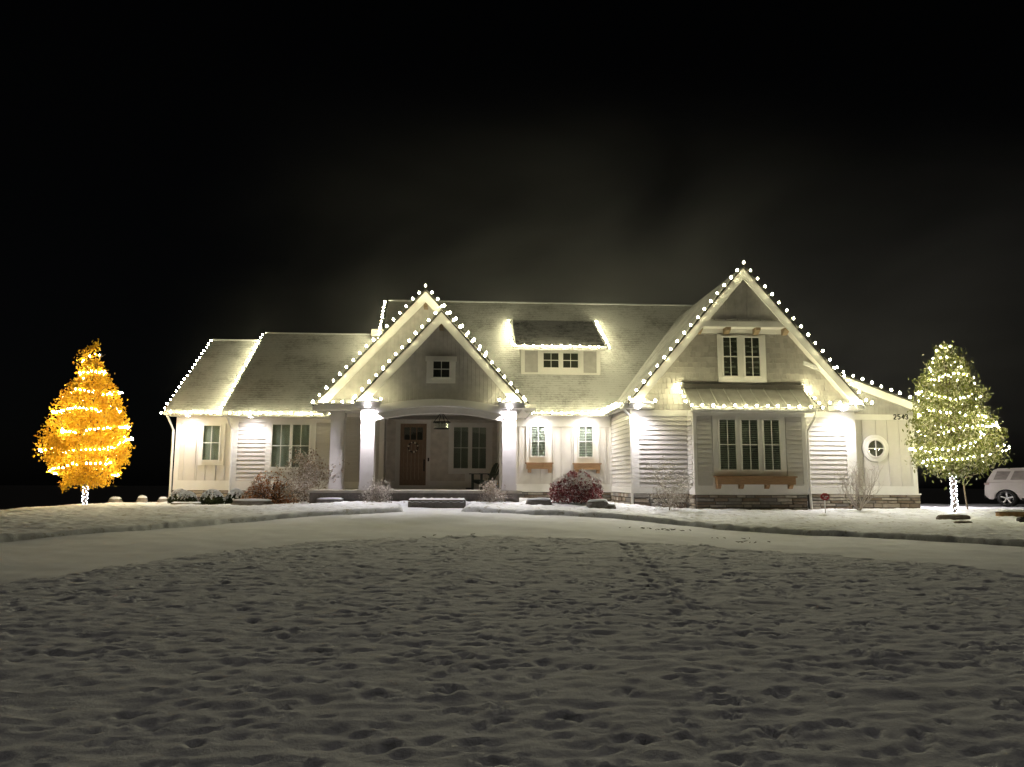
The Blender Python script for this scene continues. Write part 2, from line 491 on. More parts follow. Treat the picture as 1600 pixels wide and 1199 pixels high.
# front lawn: uneven snow full of dimples and old prints
st = .036
xs = np.arange(-9.5, 12.5, st); ys = np.arange(2.6, 18.4, st)
XX, YY = np.meshgrid(xs, ys)
H = fnoise(XX.shape, st, .55, .36, 11, 3.0) * .004 + fnoise(XX.shape, st, 1.9, .9, 12, 3) * .006 + fnoise(XX.shape, st, .34, .12, 14, 4) * .0046 + fnoise(XX.shape, st, .13, .09, 15, 4) * .0020
r1 = fnoise(XX.shape, st, .34, .22, 13, 4)
H += -.016 * np.maximum(0, r1 - 1.0) ** 1.2
g = np.random.default_rng(5)
def pit(cx, cy, sx, sy, d, a=0.0):
    i0, i1 = np.searchsorted(xs, [cx - .6, cx + .6]); j0, j1 = np.searchsorted(ys, [cy - .6, cy + .6])
    if i1 <= i0 or j1 <= j0: return
    dx = XX[j0:j1, i0:i1] - cx; dy = YY[j0:j1, i0:i1] - cy
    u = dx * math.cos(a) + dy * math.sin(a); v = -dx * math.sin(a) + dy * math.cos(a)
    q = (u / sx) ** 2 + (v / sy) ** 2
    H[j0:j1, i0:i1] += -d * np.exp(-q ** 1.5) + .22 * d * np.exp(-(np.sqrt(q) - 1.6) ** 2 * 4)
fnz = fnoise((60, 80), .3, 1.6, 1.2, 77)
for i in range(7500):
    cy = 2.8 + 15.4 * g.random(); cx = -9 + 21 * g.random()
    s = g.uniform(.3, 1.0)
    if fnz[min(int((cy - 2.6) / .3), 59), min(int((cx + 9.5) / .3), 79)] < g.normal(-.6, .8): continue
    for q_ in range(g.integers(1, 4)):
        pit(cx + g.normal(0, .09) * (q_ > 0), cy + g.normal(0, .06) * (q_ > 0), .075 * s * g.uniform(.6, 1.3), .045 * s * g.uniform(.6, 1.2), g.uniform(.012, .050), g.normal(0, .35))
for i in range(26):                       # a line of footprints wandering across from the driveway
    t = i / 25
    pit(3.4 - .9 * t + .12 * (-1) ** i, 16.2 - 7.5 * t, .06, .13, .05, .1)
inside = yn(XX) - YY + fnoise(XX.shape, st, .5, .5, 21) * .06
H += .06
base = zg(XX, YY)
e = np.clip(inside / .22, -1, 1)
Zl = base + np.where(e > 0, H * sm(0, 1, e) - .035 * (1 - sm(0, 1, e)), -.12)
grid_obj('lawn', xs, ys, Zl, M['snow'], inside > -.08)
# planted strip between the driveway and the house
st2 = .055
xs = np.arange(-26, 30, st2); ys = np.arange(5, 37, st2)
XX, YY = np.meshgrid(xs, ys)
H2 = .10 + fnoise(XX.shape, st2, 1.2, .7, 31, 3) * .012 + fnoise(XX.shape, st2, .30, .16, 32, 4) * .010
walk = np.minimum(XX - (-2.02 - .15 * (YY - 23.6)), (-.28 + .12 * (YY - 23.6)) - XX)     # > 0 on the walk to the step
ins = YY - yf(XX)
ins = np.where(YY < 25.2, np.minimum(ins, -walk), ins)
ins = np.minimum(ins, 36.5 - YY)
side = np.maximum(16.3 - XX, (28.6 - .12 * (XX - 16)) - YY)                            # the rear drive on the right
ins = np.minimum(ins, side)
ins = ins + fnoise(XX.shape, st2, 1.3, 1.3, 33) * .03 + fnoise(XX.shape, st2, .22, .22, 34) * .012
e = np.clip(ins / .13, -1, 1)
Z2 = zg(XX, YY) + np.where(e > 0, -.035 + (H2 + .035) * sm(0, 1, e), -.15)
# mound round the golden tree
Z2 += .03 * np.exp(-((XX + 13.5) ** 2 + (YY - 27.2) ** 2) / 2.2)
grid_obj('garden_bed', xs, ys, Z2, M['bedsnow'], ins > -.12)
def bz(x, y): return gz(x, y) + .10

# ------------------------------------------------------------------ house
house = thing('house', 'long pale grey gabled house with white trim and lit roof edges', 'house', (0, 0, 0))
ST = 1.17            # top of the stone base
EV = 4.22            # soffit height

def wallbox(x0, x1, y0, y1, z0, z1, m='siding'):
    return MB().box(x0, x1, y0, y1, z0, z1).obj('wall', M[m], house)

def board(parent, name, x0, x1, y, z0, z1, t=.03, m='trim'):
    return MB().box(x0, x1, y - t, y + .002, z0, z1).obj(name, M[m], parent)

def lap(parent, x0, x1, y, z0, z1, expo=.163, m='siding'):
    """lap boards across a front wall, each its own piece, sharing one mesh"""
    n = max(1, int(round((z1 - z0) / expo))); e = (z1 - z0) / n
    b = MB().prism_x([(0, 0), (-.034, 0), (-.036, .01), (-.006, e), (0, e)], 0, x1 - x0)
    me = b.mesh('siding_board', M[m])
    for i in range(n): link('siding_board', me, parent, None, (x0, y, z0 + i * e))

def lap_side(parent, x, y0, y1, z0, z1, expo=.163, m='siding', s=-1):
    n = max(1, int(round((z1 - z0) / expo))); e = (z1 - z0) / n
    p = [(0, 0), (.034 * s, 0), (.036 * s, .01), (.006 * s, e), (0, e)]
    me = MB().prism(p, 0, y1 - y0).mesh('siding_board', M[m])
    for i in range(n): link('siding_board', me, parent, None, (x, y0, z0 + i * e))

def battens(parent, pxs, y, z0, z1, m='batten_wall', w=.055):
    me = MB().box(-w / 2, w / 2, -.028, 0, 0, z1 - z0).mesh('batten', M[m])
    for p in pxs: link('batten', me, parent, None, (p, y, z0))

def window(glasses, Y, casing, kind='blind', head=.0, sill=True, mun=(1, 1), label=None):
    """glasses and casing are pixel rectangles (x0, y0, x1, y1) on the wall plane Y"""
    cx0, cz1 = at(casing[0], casing[1], Y); cx1, cz0 = at(casing[2], casing[3], Y)
    G = []
    for gr in glasses:
        a, d = at(gr[0], gr[1], Y); b, c = at(gr[2], gr[3], Y)
        G.append((a, b, c, d))
    z0 = sum(q[2] for q in G) / len(G); z1 = sum(q[3] for q in G) / len(G)
    fr = .05
    mb = MB()
    xa, xb = G[0][0] - fr, G[-1][1] + fr
    mb.box(cx0, xa, Y - .05, Y, cz0, cz1); mb.box(xb, cx1, Y - .05, Y, cz0, cz1)
    mb.box(xa, xb, Y - .05, Y, z1 + fr, cz1); mb.box(xa, xb, Y - .05, Y, cz0, z0 - fr)
    for i in range(len(G) - 1): mb.box(G[i][1] + fr, G[i + 1][0] - fr, Y - .05, Y, z0 - fr, z1 + fr)
    if head: mb.box(cx0 - .04, cx1 + .04, Y - .075, Y - .0505, cz1 - head, cz1 + .02)
    w = mb.obj('window', M['trim'], house)
    if label: w['label'] = label
    for (a, b, c, d) in G:
        c, d = z0, z1
        s = MB()
        s.box(a - fr, a, Y - .095, Y - .01, c - fr, d + fr); s.box(b, b + fr, Y - .095, Y - .01, c - fr, d + fr)
        s.box(a, b, Y - .095, Y - .01, d, d + fr); s.box(a, b, Y - .095, Y - .01, c - fr, c)
        s.obj('sash', M['trim'], w)
        s = MB()
        nx, nz = mun
        for k in range(1, nx + 1):
            x = a + (b - a) * k / (nx + 1); s.box(x - .011, x + .011, Y - .085, Y - .062, c, d)
        for k in range(1, nz + 1):
            z = c + (d - c) * k / (nz + 1); s.box(a, b, Y - .083, Y - .064, z - .015, z + .015)
        s.obj('muntin', M['trim'], w)
        MB().box(a, b, Y - .062, Y - .056, c, d).obj('pane', M['glass'], w)
        if kind == 'dark':
            MB().box(a, b, Y - .006, Y - .002, c, d).obj('dark_backing', M['dark'], w)  # dark sheet whose colour stands in for the unlit room
        elif kind == 'shade':
            MB().box(a, b, Y - .006, Y - .002, c, d).obj('roller_shade', M['shade'], w)
        else:
            k = MB(); k.box(a, b, Y - .006, Y - .002, c, d, 1)
            n = int((d - c) / .062)
            for i in range(n):
                z = c + (i + .5) * (d - c) / n
                k.add([(a, Y - .046, z - .022), (b, Y - .046, z - .022), (b, Y - .012, z + .018), (a, Y - .012, z + .018)], [(0, 1, 2, 3)])
            k.obj('blind', [M['blind'], M['dark']], w)
    return w

def stones(x0, x1, Y, z0, z1, side=None):
    """ledge stones laid in uneven courses, every stone a piece"""
    f = MB()
    if side is None: f.box(x0, x1, Y, Y + .2, z0, z1)
    else: f.box(Y - .001, Y + .2, x0, x1, z0, z1)
    fo = f.obj('foundation', M['mortar'], house)
    z = z1
    while z > z0 + .05:
        h = rnd.choice((.10, .13, .16)); h = min(h, z - z0)
        if z - h < z0 + .05: h = z - z0
        x = x0
        while x < x1 - .02:
            w = rnd.uniform(.28, .75); w = min(w, x1 - x)
            if x1 - (x + w) < .14: w = x1 - x
            p = rnd.uniform(.025, .065); gp = .007
            a, b, c, d = x + gp, x + w - gp, z - h + gp, z - gp
            q = rnd.uniform(-.008, .008)
            mb = MB()
            if side is None:
                v = [(a, Y + .02, c), (b, Y + .02, c), (b, Y + .02, d), (a, Y + .02, d),
                     (a + .012, Y - p, c + .01 + q), (b - .014, Y - p - q, c + .012), (b - .012, Y - p + .006, d - .01 + q), (a + .01, Y - p - .004, d - .012)]
                fs = [(4, 5, 6, 7), (0, 1, 5, 4), (1, 2, 6, 5), (2, 3, 7, 6), (3, 0, 4, 7)]
            else:
                v = [(Y + .02, a, c), (Y + .02, b, c), (Y + .02, b, d), (Y + .02, a, d),
                     (Y - p, a + .012, c + .01), (Y - p, b - .012, c + .012), (Y - p, b - .012, d - .01), (Y - p, a + .012, d - .012)]
                fs = [(4, 7, 6, 5), (0, 4, 5, 1), (1, 5, 6, 2), (2, 6, 7, 3), (3, 7, 4, 0)]
            mb.add(v, fs).obj('stone', rnd.choice(M['stone']), fo)
            x += w
        z -= h
    return fo

def roof_x(x0, x1, ye, ze, yr, zr, m='roof', th=.16, back=True):
    """slopes facing front and back, ridge along x"""
    r = MB()
    r.prism_x([(ye, ze), (yr, zr), (yr, zr - th), (ye, ze - th)][::-1], x0, x1)
    if back: r.prism_x([(yr, zr), (2 * yr - ye, ze), (2 * yr - ye, ze - th), (yr, zr - th)][::-1], x0, x1)
    o = r.obj('roof', M[m], house)
    MB().tube([(x0, yr, zr + .0), (x1, yr, zr + .0)], .05, 6).obj('ridge_cap', M['cap'], o)
    return o

def roof_y(xc, hwl, hwr, zel, zer, za, y0, y1, m='roof', th=.15):
    """slopes facing left and right, ridge along y"""
    r = MB()
    r.prism([(xc - hwl, zel), (xc, za), (xc, za - th), (xc - hwl, zel - th)], y0, y1)
    r.prism([(xc, za), (xc + hwr, zer), (xc + hwr, zer - th), (xc, za - th)], y0, y1)
    o = r.obj('roof', M[m], house)
    # rake boards, drip edge and shaded soffit under the overhang
    for sg, hw, ze in ((-1, hwl, zel), (1, hwr, zer)):
        L = math.hypot(hw, za - ze); nx, nz = sg * (za - ze) / L, hw / L
        foot, top = (xc + sg * hw, ze), (xc, za)
        def q(p, d): return (p[0] - nx * d, p[1] - nz * d)
        def cut(d): return (xc, za - d / nz)          # mitre on the centre line
        MB().prism([q(foot, .035), cut(.035), cut(.30), q(foot, .30)], y0 - .035, y0 + .012).obj('rake_board', M['trim'], o)
        MB().prism([q(foot, -.012), cut(-.012), cut(.034), q(foot, .034)], y0 - .05, y0 + .02).obj('drip_edge', M['darkmetal'], o)
        MB().prism([q(foot, .152), cut(.152), cut(.20), q(foot, .20)], y0 + .013, y0 + .50).obj('soffit', M['soffit'], o)
    return o

def cornice_return(x0, x1, y0, y1, z, flip=1):
    """little roofed return at the foot of a gable"""
    o = MB().box(x0, x1, y0, y1, z - .17, z).obj('cornice_return', M['trim'], house)
    s = .28
    v = [(x0 - .03, y0 - .04, z + .002), (x1 + .03, y0 - .04, z + .002), (x1 + .03, y1, z + .002), (x0 - .03, y1, z + .002), (x0 + s, y1, z + .27), (x1 - s, y1, z + .27)]
    MB().add(v, [(0, 1, 5, 4), (0, 4, 3), (1, 2, 5), (0, 3, 2, 1), (3, 4, 5, 2)]).obj('return_roof', M['roof'], o)
    return o

def gutter(x0, x1, y, z):
    return MB().prism_x([(y, z), (y - .09, z), (y - .10, z + .03), (y - .12, z + .12), (y, z + .12)][::-1], x0, x1).obj('gutter', M['trim'], house)

def downspout(pts):
    return MB().tube(pts, .045, 6).obj('downspout', M['trim'], house)

# --- low left wing (board and batten)
LLY = 30.6
xl0, xl1 = X(271, LLY, 760), -9.25
w = wallbox(xl0, xl1 + .05, LLY, 38.5, ST, EV, 'batten_wall')
board(w, 'corner_board', xl0 - .02, xl0 + .16, LLY, ST, EV - .02)
board(w, 'skirt_board', xl0 + .162, xl1 - .002, LLY, ST + .005, Z(751, LLY, 330), .035)
board(w, 'frieze_board', xl0 + .162, xl1 - .002, LLY, Z(664, LLY, 330) + .06, EV - .02, .034)
battens(w, [X(p, LLY) for p in (287, 305.5)], LLY, Z(751, LLY, 330), Z(664, LLY, 330) + .06)
battens(w, [X(p, LLY) for p in (308, 321, 337.5, 352)], LLY, Z(751, LLY, 330), Z(727, LLY, 330))
window([(319.8, 665.5, 342, 719)], LLY, (313.5, 659, 349.5, 727), 'shade', label='single window of the low left wing')
MB().prism_x([(LLY, 4.0), (38.5, 4.0), (35, 7.9)], xl0, xl1).obj('gable_wall', M['batten_wall'], house)
stones(xl0 + .02, xl1, LLY, .5, ST)
roof_x(xl0 - .30, -9.3, 30.0, 4.30, 35.0, 8.02)
gutter(xl0 - .3, -9.55, 30.02, 4.10)
MB().box(xl0 - .28, -9.55, 30.03, LLY, 4.08, 4.12).obj('soffit', M['soffit'], house)
downspout([(xl0 - .2, 30.05, 4.1), (xl0 - .16, 30.2, 3.9), (xl0 - .1, 30.5, 3.55), (xl0 - .08, 30.5, .9)])

# --- left main wing (lap siding, double window)
MY = 30.0
w = wallbox(-9.25, 1.3, MY + .3, 39, ST, EV + .1)
w = wallbox(-9.25, -5.2, MY, MY + .3, ST, EV + .1)
board(w, 'corner_board', X(362, MY), X(371, MY), MY, ST, EV - .05, .045)
zs = Z(752, MY, 390)
board(w, 'skirt_board', X(371, MY) + .002, -5.2, MY, ST + .005, zs, .04)
board(w, 'frieze_board', X(371, MY) + .002, -5.2, MY, Z(660, MY, 400), EV - .05, .04)
lap(w, X(371, MY), X(417, MY) + .02, MY, zs, Z(660, MY, 400))
lap(w, X(491, MY) - .02, -5.2, MY, zs, Z(660, MY, 500))
board(w, 'skirt_board', X(417, MY), X(491, MY), MY, zs, Z(738, MY, 450), .03, 'siding')
window([(427, 664, 451.5, 730), (458.5, 664, 482, 730)], MY, (417, 658, 491.5, 738), 'shade', label='double window of the left wing')
stones(-9.25, -5.2, MY, .5, ST)
roof_x(-9.58, -3.7, 29.4, 4.22, 34.9, 8.36)
MB().prism_x([(30, 4.0), (39.8, 4.0), (34.9, 8.2)], -9.24, -3.7).obj('gable_wall', M['batten_wall'], house)
gutter(-9.56, -5.5, 29.42, 4.02)
MB().box(-9.54, -5.2, 29.43, MY, 4.0, 4.04).obj('soffit', M['soffit'], house)
downspout([(-9.42, 29.45, 4.05), (-9.40, 29.6, 3.9), (-9.33, 29.9, 3.55), (-9.31, 29.93, .9)])

# --- tall middle block
roof_x(-3.92, 13.2, 29.35, 4.30, 34.75, 9.98)
MB().prism_x([(30, 4.0), (39.5, 4.0), (34.75, 9.8)], -3.7, 13.0).obj('gable_wall', M['batten_wall'], house)
a, b = X(581, 34.6, 520), X(601, 34.6, 520)
MB().box(a, b, 34.4, 35.6, 8.2, Z(514.5, 34.4, 590)).obj('roof_piece', M['batten_wall'], house)  # small piece of roof at the step, built as a plain box
gutter(1.85, 5.45, 29.37, 4.14)

# --- recessed wall with two shelf windows
w = wallbox(1.2, 5.75, MY, MY + .35, ST, EV + .2, 'batten_wall')
zt, zb = Z(666, 29.95, 880), Z(756.5, MY, 880)
board(w, 'skirt_board', 1.25, 5.71, MY, ST + .03, zb, .04)
board(w, 'drip_board', 1.25, 5.71, MY, ST - .02, ST + .028, .07)
board(w, 'frieze_board', 1.25, 5.62, MY, zt - .02, EV + .02, .045)
board(w, 'corner_board', X(952, MY), 5.71, MY, zb, zt - .022, .05)
battens(w, [X(p, MY) for p in (812, 864.5, 879, 894, 937, 946)], MY, zb, zt - .02)
battens(w, [X(p, MY) for p in (829, 845.5, 905, 922)], MY, zb, Z(723, MY, 860))
window([(830.2, 666.5, 851.5, 713)], MY, (822, 658.5, 862, 723), 'blind', label='small window over a wooden shelf, left of two')
window([(904.3, 667, 925.5, 714)], MY, (896, 659, 935.5, 724), 'blind', label='small window over a wooden shelf, right of two')
MB().box(1.3, 5.7, 29.4, MY - .05, EV + .03, EV + .07).obj('soffit', M['soffit'], house)
stones(1.3, 5.71, MY, .5, ST - .03)

def shelf(px0, px1, y0, y1, Y, brk, D=.30, lab=None):
    x0, x1 = X(px0, Y), X(px1, Y); za, zb = Z(y0, Y, px0), Z(y1, Y, px0)
    s = MB().box(x0, x1, Y - D, Y - .05, za - .05, za); s.box(x0 + .05, x1 - .05, Y - D + .04, Y - .051, zb, za - .0502)
    o = s.obj('window_shelf', M['wood'], house)
    if lab: o['label'] = lab
    for p in brk:
        x = X(p, Y)
        MB().prism_x([(Y - .05, zb - .002), (Y - D + .08, zb - .002), (Y - D + .10, zb - .06), (Y - .13, zb - .15), (Y - .05, zb - .15)], x - .07, x + .07).obj('bracket', M['wood'], o)
    return o
shelf(820, 863.5, 723, 733, MY, (827, 858.5), lab='orange wooden shelf under the left small window')
shelf(894, 938, 724, 734, MY, (900.5, 933), lab='orange wooden shelf under the right small window')

# --- right wing with the tall gable
RY = 26.1
RX0, RX1 = X(990, RY, 770), 13.72
w = wallbox(RX0, RX1, RY, 39, ST, Z(641, RY, 1040))
zs, zt = Z(761.5, RY, 1040), Z(650.5, RY, 1040)
c0, c1 = X(1084, RY), X(1262, RY)
board(w, 'corner_board', RX0 - .03, X(998, RY), RY, ST, EV, .045)
board(w, 'corner_board', X(1322, RY), RX1 + .03, RY, ST, EV, .045)
lap(w, X(998, RY), c0, RY, zs, zt); lap(w, c1, X(1322, RY), RY, zs, zt)
board(w, 'skirt_board', X(998, RY) + .002, c0, RY, ST + .005, zs, .05); board(w, 'skirt_board', c1, X(1322, RY) - .002, RY, ST + .005, zs, .05)
fz = Z(641, RY, 1040)
board(w, 'frieze_board', X(998, RY) + .002, X(1322, RY) - .002, RY, zt, fz, .045)
# return wall of the right wing
board(w, 'corner_board', RX0 - .032, RX0 - .003, RY, ST, EV, .0)
lap_side(w, RX0, RY + .12, MY - .05, zs - .0, EV - .1)
MB().box(RX0 - .05, RX0, RY + .002, MY - .05, ST + .005, zs).obj('skirt_board', M['trim'], w)
MB().box(RX0 - .045, RX0, RY - .04, RY + .12, zs + .001, EV).obj('corner_board', M['trim'], w)
stones(RX0, c0, RY - .03, .3, ST); stones(c1, RX1, RY - .03, .3, ST)
stones(RY, MY, RX0 - .02, .4, ST, side=1)
MB().box(RX0 - .42, RX0 + .1, RY - .3, 29.3, EV + .0, EV + .04).obj('soffit', M['soffit'], house)
MB().box(RX0 - .46, RX0 - .4, RY - .3, 29.3, EV - .02, EV + .12).obj('gutter', M['trim'], house)
downspout([(RX0 - .36, RY - .2, 4.22), (RX0 - .33, RY - .2, 4.08), (RX0 - .08, RY - .1, 3.85), (RX0 - .07, RY - .09, 1.3), (RX0 - .07, RY - .09, .62)])
# gable face
GX, GA, GE = 9.69, 9.24, 4.30
GHW = 4.22
gs = (GA - GE) / GHW
gw = MB().prism([(GX - 4.0, fz), (GX + 4.0, fz), (GX + 4.0, GA - .2 - 4.0 * gs), (GX, GA - .2), (GX - 4.0, GA - .2 - 4.0 * gs)], RY, 33.5).obj('gable_wall', M['shake'], house)
gr = roof_y(GX, GHW, GHW, GE, GE, GA, 25.6, 34.4)
# shake courses: uneven little shingles, far too many to hold singly
g = np.random.default_rng(3)
k = MB()
row = 0
z = fz + .01
while z < GA - .9:
    hw = (GA - .42 - z) / gs
    x = -hw + g.uniform(-.1, 0)
    while x < hw:
        wd = g.uniform(.10, .22)
        t = g.uniform(.02, .045); dz = g.uniform(-.014, .014)
        x1_ = x + wd - .014
        if abs(x + wd / 2) < hw - .02:
            y = RY
            k.add([(GX + x, y, z + .2), (GX + x1_, y, z + .2), (GX + x1_, y - t, z + dz), (GX + x, y - t, z + dz), (GX + x, y, z + dz), (GX + x1_, y, z + dz)], [(3, 2, 1, 0), (5, 2, 3, 4), (0, 4, 3), (1, 2, 5)])
        x += wd
    z += .19; row += 1
k.obj('shake_shingles', M['shake'], gw, kind='stuff')
# projecting peak on four corbels
zp0, zp1 = Z(512, 25.8, 1160), Z(503.5, 25.8, 1160)
hwp = (GA - .25 - zp1) / gs
pk = MB().prism([(GX - hwp, zp1), (GX + hwp, zp1), (GX, GA - .25)], 25.78, RY).obj('peak_panel', M['gable'], gw)
for i in range(6):
    x = GX + (i - 2.5) * .42; zz = GA - .45 - abs(x - GX) * gs
    if zz > zp1 + .1: MB().box(x - .02, x + .02, 25.755, 25.782, zp1 + .06, zz).obj('peak_batten', M['gable'], gw)
MB().box(GX - hwp - .06, GX + hwp + .06, 25.70, RY, zp0, zp1).obj('ledge', M['trim'], gw)
MB().box(GX - hwp + .02, GX + hwp - .02, 25.76, 25.785, zp1 + .002, zp1 + .09).obj('ledge_trim', M['trim'], gw)
MB().box(GX - hwp - .12, GX + hwp + .12, RY - .05, RY, Z(522, RY, 1160), zp0 - .002).obj('ledge_backboard', M['trim'], gw)
for p in (1091.5, 1135, 1181, 1226):
    x = X(p, 25.95, 515)
    MB().prism_x([(RY - .051, zp0 - .004), (25.72, zp0 - .004), (25.74, zp0 - .10), (RY - .12, zp0 - .22), (RY - .051, zp0 - .22)], x - .09, x + .09).obj('corbel', M['palewood'], gw)
window([(1128.5, 528, 1152.5, 588), (1162, 528, 1187, 588.5)], RY - .02, (1120, 523, 1197.5, 599), 'dark', label='tall double window high in the right gable')
for sg in (-1, 1):
    if sg < 0: cornice_return(RX0 - .42, RX0 + .68, 25.62, RY, GE - .02)
    else: cornice_return(X(1304, 25.62, 640), X(1352, 25.62, 640), 25.62, RY, GE - .02)
# bay
BY = 25.45
b0, b1 = X(1083.5, BY), X(1259, BY)
bz0, bz1 = Z(773.5, BY, 1170), Z(641, BY, 1170)
w = wallbox(b0, b1, BY, RY - .005, bz0, bz1, 'trim')
w['label'] = 'projecting white bay wall with three windows'
for p0, p1 in ((1088.5, 1112), (1228, 1253)):
    board(w, 'wall_panel', X(p0, BY), X(p1, BY), BY, Z(759, BY, 1100), Z(651, BY, 1100), .012, 'siding')
    lap(w, X(p0, BY) + .01, X(p1, BY) - .01, BY - .012, Z(759, BY, 1100), Z(651, BY, 1100), .163)
for p0, p1 in ((1083.5, 1088.5), (1253, 1259)):
    board(w, 'corner_board', X(p0, BY), X(p1, BY), BY, bz0 + .36, bz1, .035)
board(w, 'skirt_board', b0, b1, BY, bz0, bz0 + .355, .037)
board(w, 'frieze_board', b0, b1, BY, Z(651, BY, 1170), bz1 + .06, .039)
lap_side(w, b0, BY + .12, RY - .03, bz0 + .36, bz1 - .2)
window([(1122.5, 656.5, 1150, 734), (1157, 656.5, 1185, 734), (1191.5, 657, 1219, 734.5)], BY, (1112, 650.5, 1228, 744), 'blind', label='triple window of the bay')
shelf(1113, 1238, 744, 757, BY, (1119, 1154, 1194, 1230), .32, 'long brown wooden shelf under the bay window')
stones(b0 + .04, b1 - .04, BY - .02, .3, bz0 - .003); stones(BY, RY, b0 + .02, .3, bz0 - .003, side=1)
zt_, zb_ = Z(604, 26.05, 1160), Z(636.5, 25.0, 1160)
xa, xb = X(1066, 26.05, 602), X(1252.5, 26.05, 604)
br = MB().prism_x([(25.0, zb_), (26.08, zt_), (26.08, zt_ - .1), (25.0, zb_ - .12)][::-1], xa, xb).obj('bay_roof', M['metalroof'], house)
for i in range(10):
    x = xa + (xb - xa) * i / 9
    x = min(max(x, xa + .015), xb - .015)
    MB().beam((x, 25.0, zb_ + .02), (x, 26.0, zt_ - .065), .028, .05).obj('seam', M['metalroof'], br)
MB().box(xa - .02, xb + .02, 25.92, RY + .0, zt_ - .11, zt_ + .06).obj('flashing', M['darkmetal'], br)
MB().box(xa - .05, xb + .05, RY - .075, RY, zt_ + .062, zt_ + .12).obj('trim_ledge', M['trim'], br)
MB().box(xa + .03, xb - .03, 25.02, BY, zb_ - .14, zb_ - .10).obj('soffit', M['soffit'], br)
MB().prism_x([(25.0, zb_ - .12), (24.92, zb_ - .11), (24.9, zb_ - .0), (25.0, zb_ - .0)][::-1], xa - .02, xb + .02).obj('gutter', M['trim'], br)
downspout([(xb - .05, 24.95, zb_ - .08), (xb - .06, 25.0, zb_ - .3), (b1 + .07, 25.4, zb_ - .75), (b1 + .07, 25.42, 1.2), (b1 + .09, 25.40, .6)])

# --- low right extension
EY = 26.42
ex1 = X(1433.5, EY, 770)
w = wallbox(RX1 - .1, ex1, EY, 37, ST, Z(648, EY, 1380), 'batten_wall')
zs, zt = Z(760, EY, 1380), Z(656.5, EY, 1380)
board(w, 'skirt_board', RX1, ex1 - .142, EY, ST + .02, zs, .04); board(w, 'frieze_board', RX1, ex1 - .142, EY, zt, Z(648, EY, 1380), .04)
board(w, 'corner_board', ex1 - .14, ex1 + .02, EY, ST + .02, Z(650, EY, 1380), .045)
board(w, 'drip_board', RX1, ex1 + .08, EY, ST - .03, ST + .018, .10)
battens(w, [X(p, EY) for p in (1349, 1388.5, 1407, 1422)], EY, zs, zt)
battens(w, [X(1371, EY)], EY, zs, Z(722, EY, 1370)); battens(w, [X(1371, EY)], EY, Z(681, EY, 1370), zt)
stones(RX1, ex1 + .06, EY - .03, .3, ST - .03); 
zsl0, zsl1 = Z(573, 26.0, 1280), Z(630, 26.0, 1428)
xs0, xs1 = X(1280, 26.0, 573), X(1430, 26.0, 630)
sl = (zsl1 - zsl0) / (xs1 - xs0)
zz = lambda x: zsl0 + sl * (x - xs0)
MB().prism([(RX1 - .1, Z(648, EY, 1380)), (ex1, Z(648, EY, 1380)), (ex1, zz(ex1) - .2), (RX1 - .1, zz(RX1 - .1) - .2)], EY, 36).obj('gable_wall', M['gable'], house)
xa_ = xs0 - .55
sr = MB().prism([(xa_, zz(xa_)), (xs1 + .1, zz(xs1 + .1)), (xs1 + .1, zz(xs1 + .1) - .14), (xa_, zz(xa_) - .14)], 26.0, 36).obj('roof', M['roof'], house)
xk = 12.95
MB().prism([(xk, zz(xk) - .03), (xs1 + .1, zz(xs1 + .1) - .03), (xs1 + .1, zz(xs1 + .1) - .30), (xk, zz(xk) - .30)], 25.96, 26.01).obj('rake_board', M['trim'], sr)
MB().prism([(xk, zz(xk) + .012), (xs1 + .12, zz(xs1 + .12) + .012), (xs1 + .12, zz(xs1 + .12) - .028), (xk, zz(xk) - .028)], 25.94, 26.02).obj('drip_edge', M['darkmetal'], sr)
MB().prism([(xk, zz(xk) - .17), (xs1, zz(xs1) - .17), (xs1, zz(xs1) - .21), (xk, zz(xk) - .21)], 26.012, EY).obj('soffit', M['soffit'], sr)
# round window
rx, rz = at(1367, 701, EY)
ro = MB().lathe([(.30, -.06), (.47, -.06), (.49, -.05), (.49, 0), (.30, 0), (.30, -.06)], 40, (rx, EY, rz), axis='y').obj('window', M['trim'], house, True)
ro['label'] = 'round window'
MB().lathe([(.29, -.09), (.36, -.09), (.37, -.05), (.29, -.03), (.29, -.09)], 40, (rx, EY, rz), axis='y').obj('sash', M['trim'], ro, True)
MB().lathe([(.001, -.055), (.30, -.055)], 40, (rx, EY, rz), axis='y').obj('pane', M['glass'], ro)
MB().lathe([(.001, -.01), (.30, -.01)], 40, (rx, EY, rz), axis='y').obj('dark_backing', M['dark'], ro)  # dark disc painted as the unlit room behind the glass
MB().box(rx - .012, rx + .012, EY - .085, EY - .06, rz - .3, rz + .3).box(rx - .3, rx + .3, EY - .084, EY - .061, rz - .014, rz + .014).obj('muntin', M['trim'], ro)
# house number
DG = {'2': [[(0, .8), (.12, .95), (.35, 1), (.55, .9), (.6, .72), (.5, .5), (.2, .22), (0, 0), (.62, 0)]],
      '5': [[(.58, 1), (.1, 1), (.05, .58), (.3, .64), (.52, .55), (.6, .34), (.5, .1), (.25, 0), (0, .1)]],
      '4': [[(.48, 0), (.48, 1), (0, .32), (.65, .32)]],
      '3': [[(.02, .86), (.25, 1), (.5, .92), (.55, .74), (.42, .56), (.22, .52), (.46, .47), (.6, .3), (.52, .08), (.25, 0), (0, .12)]]}
for ch, p in zip('2543', (1396.5, 1402.8, 1409, 1414.8)):
    x, z = at(p, 655.3, EY - .05)
    k = MB()
    for st_ in DG[ch]:
        pts = [(x + q[0] * .15, z + q[1] * .17) for q in st_]
        for a, b in zip(pts, pts[1:]): k.beam((a[0], EY - .055, a[1]), (b[0], EY - .055, b[1]), .03, .03, (0, 1, 0))
    k.obj('house_number', M['black'], house)

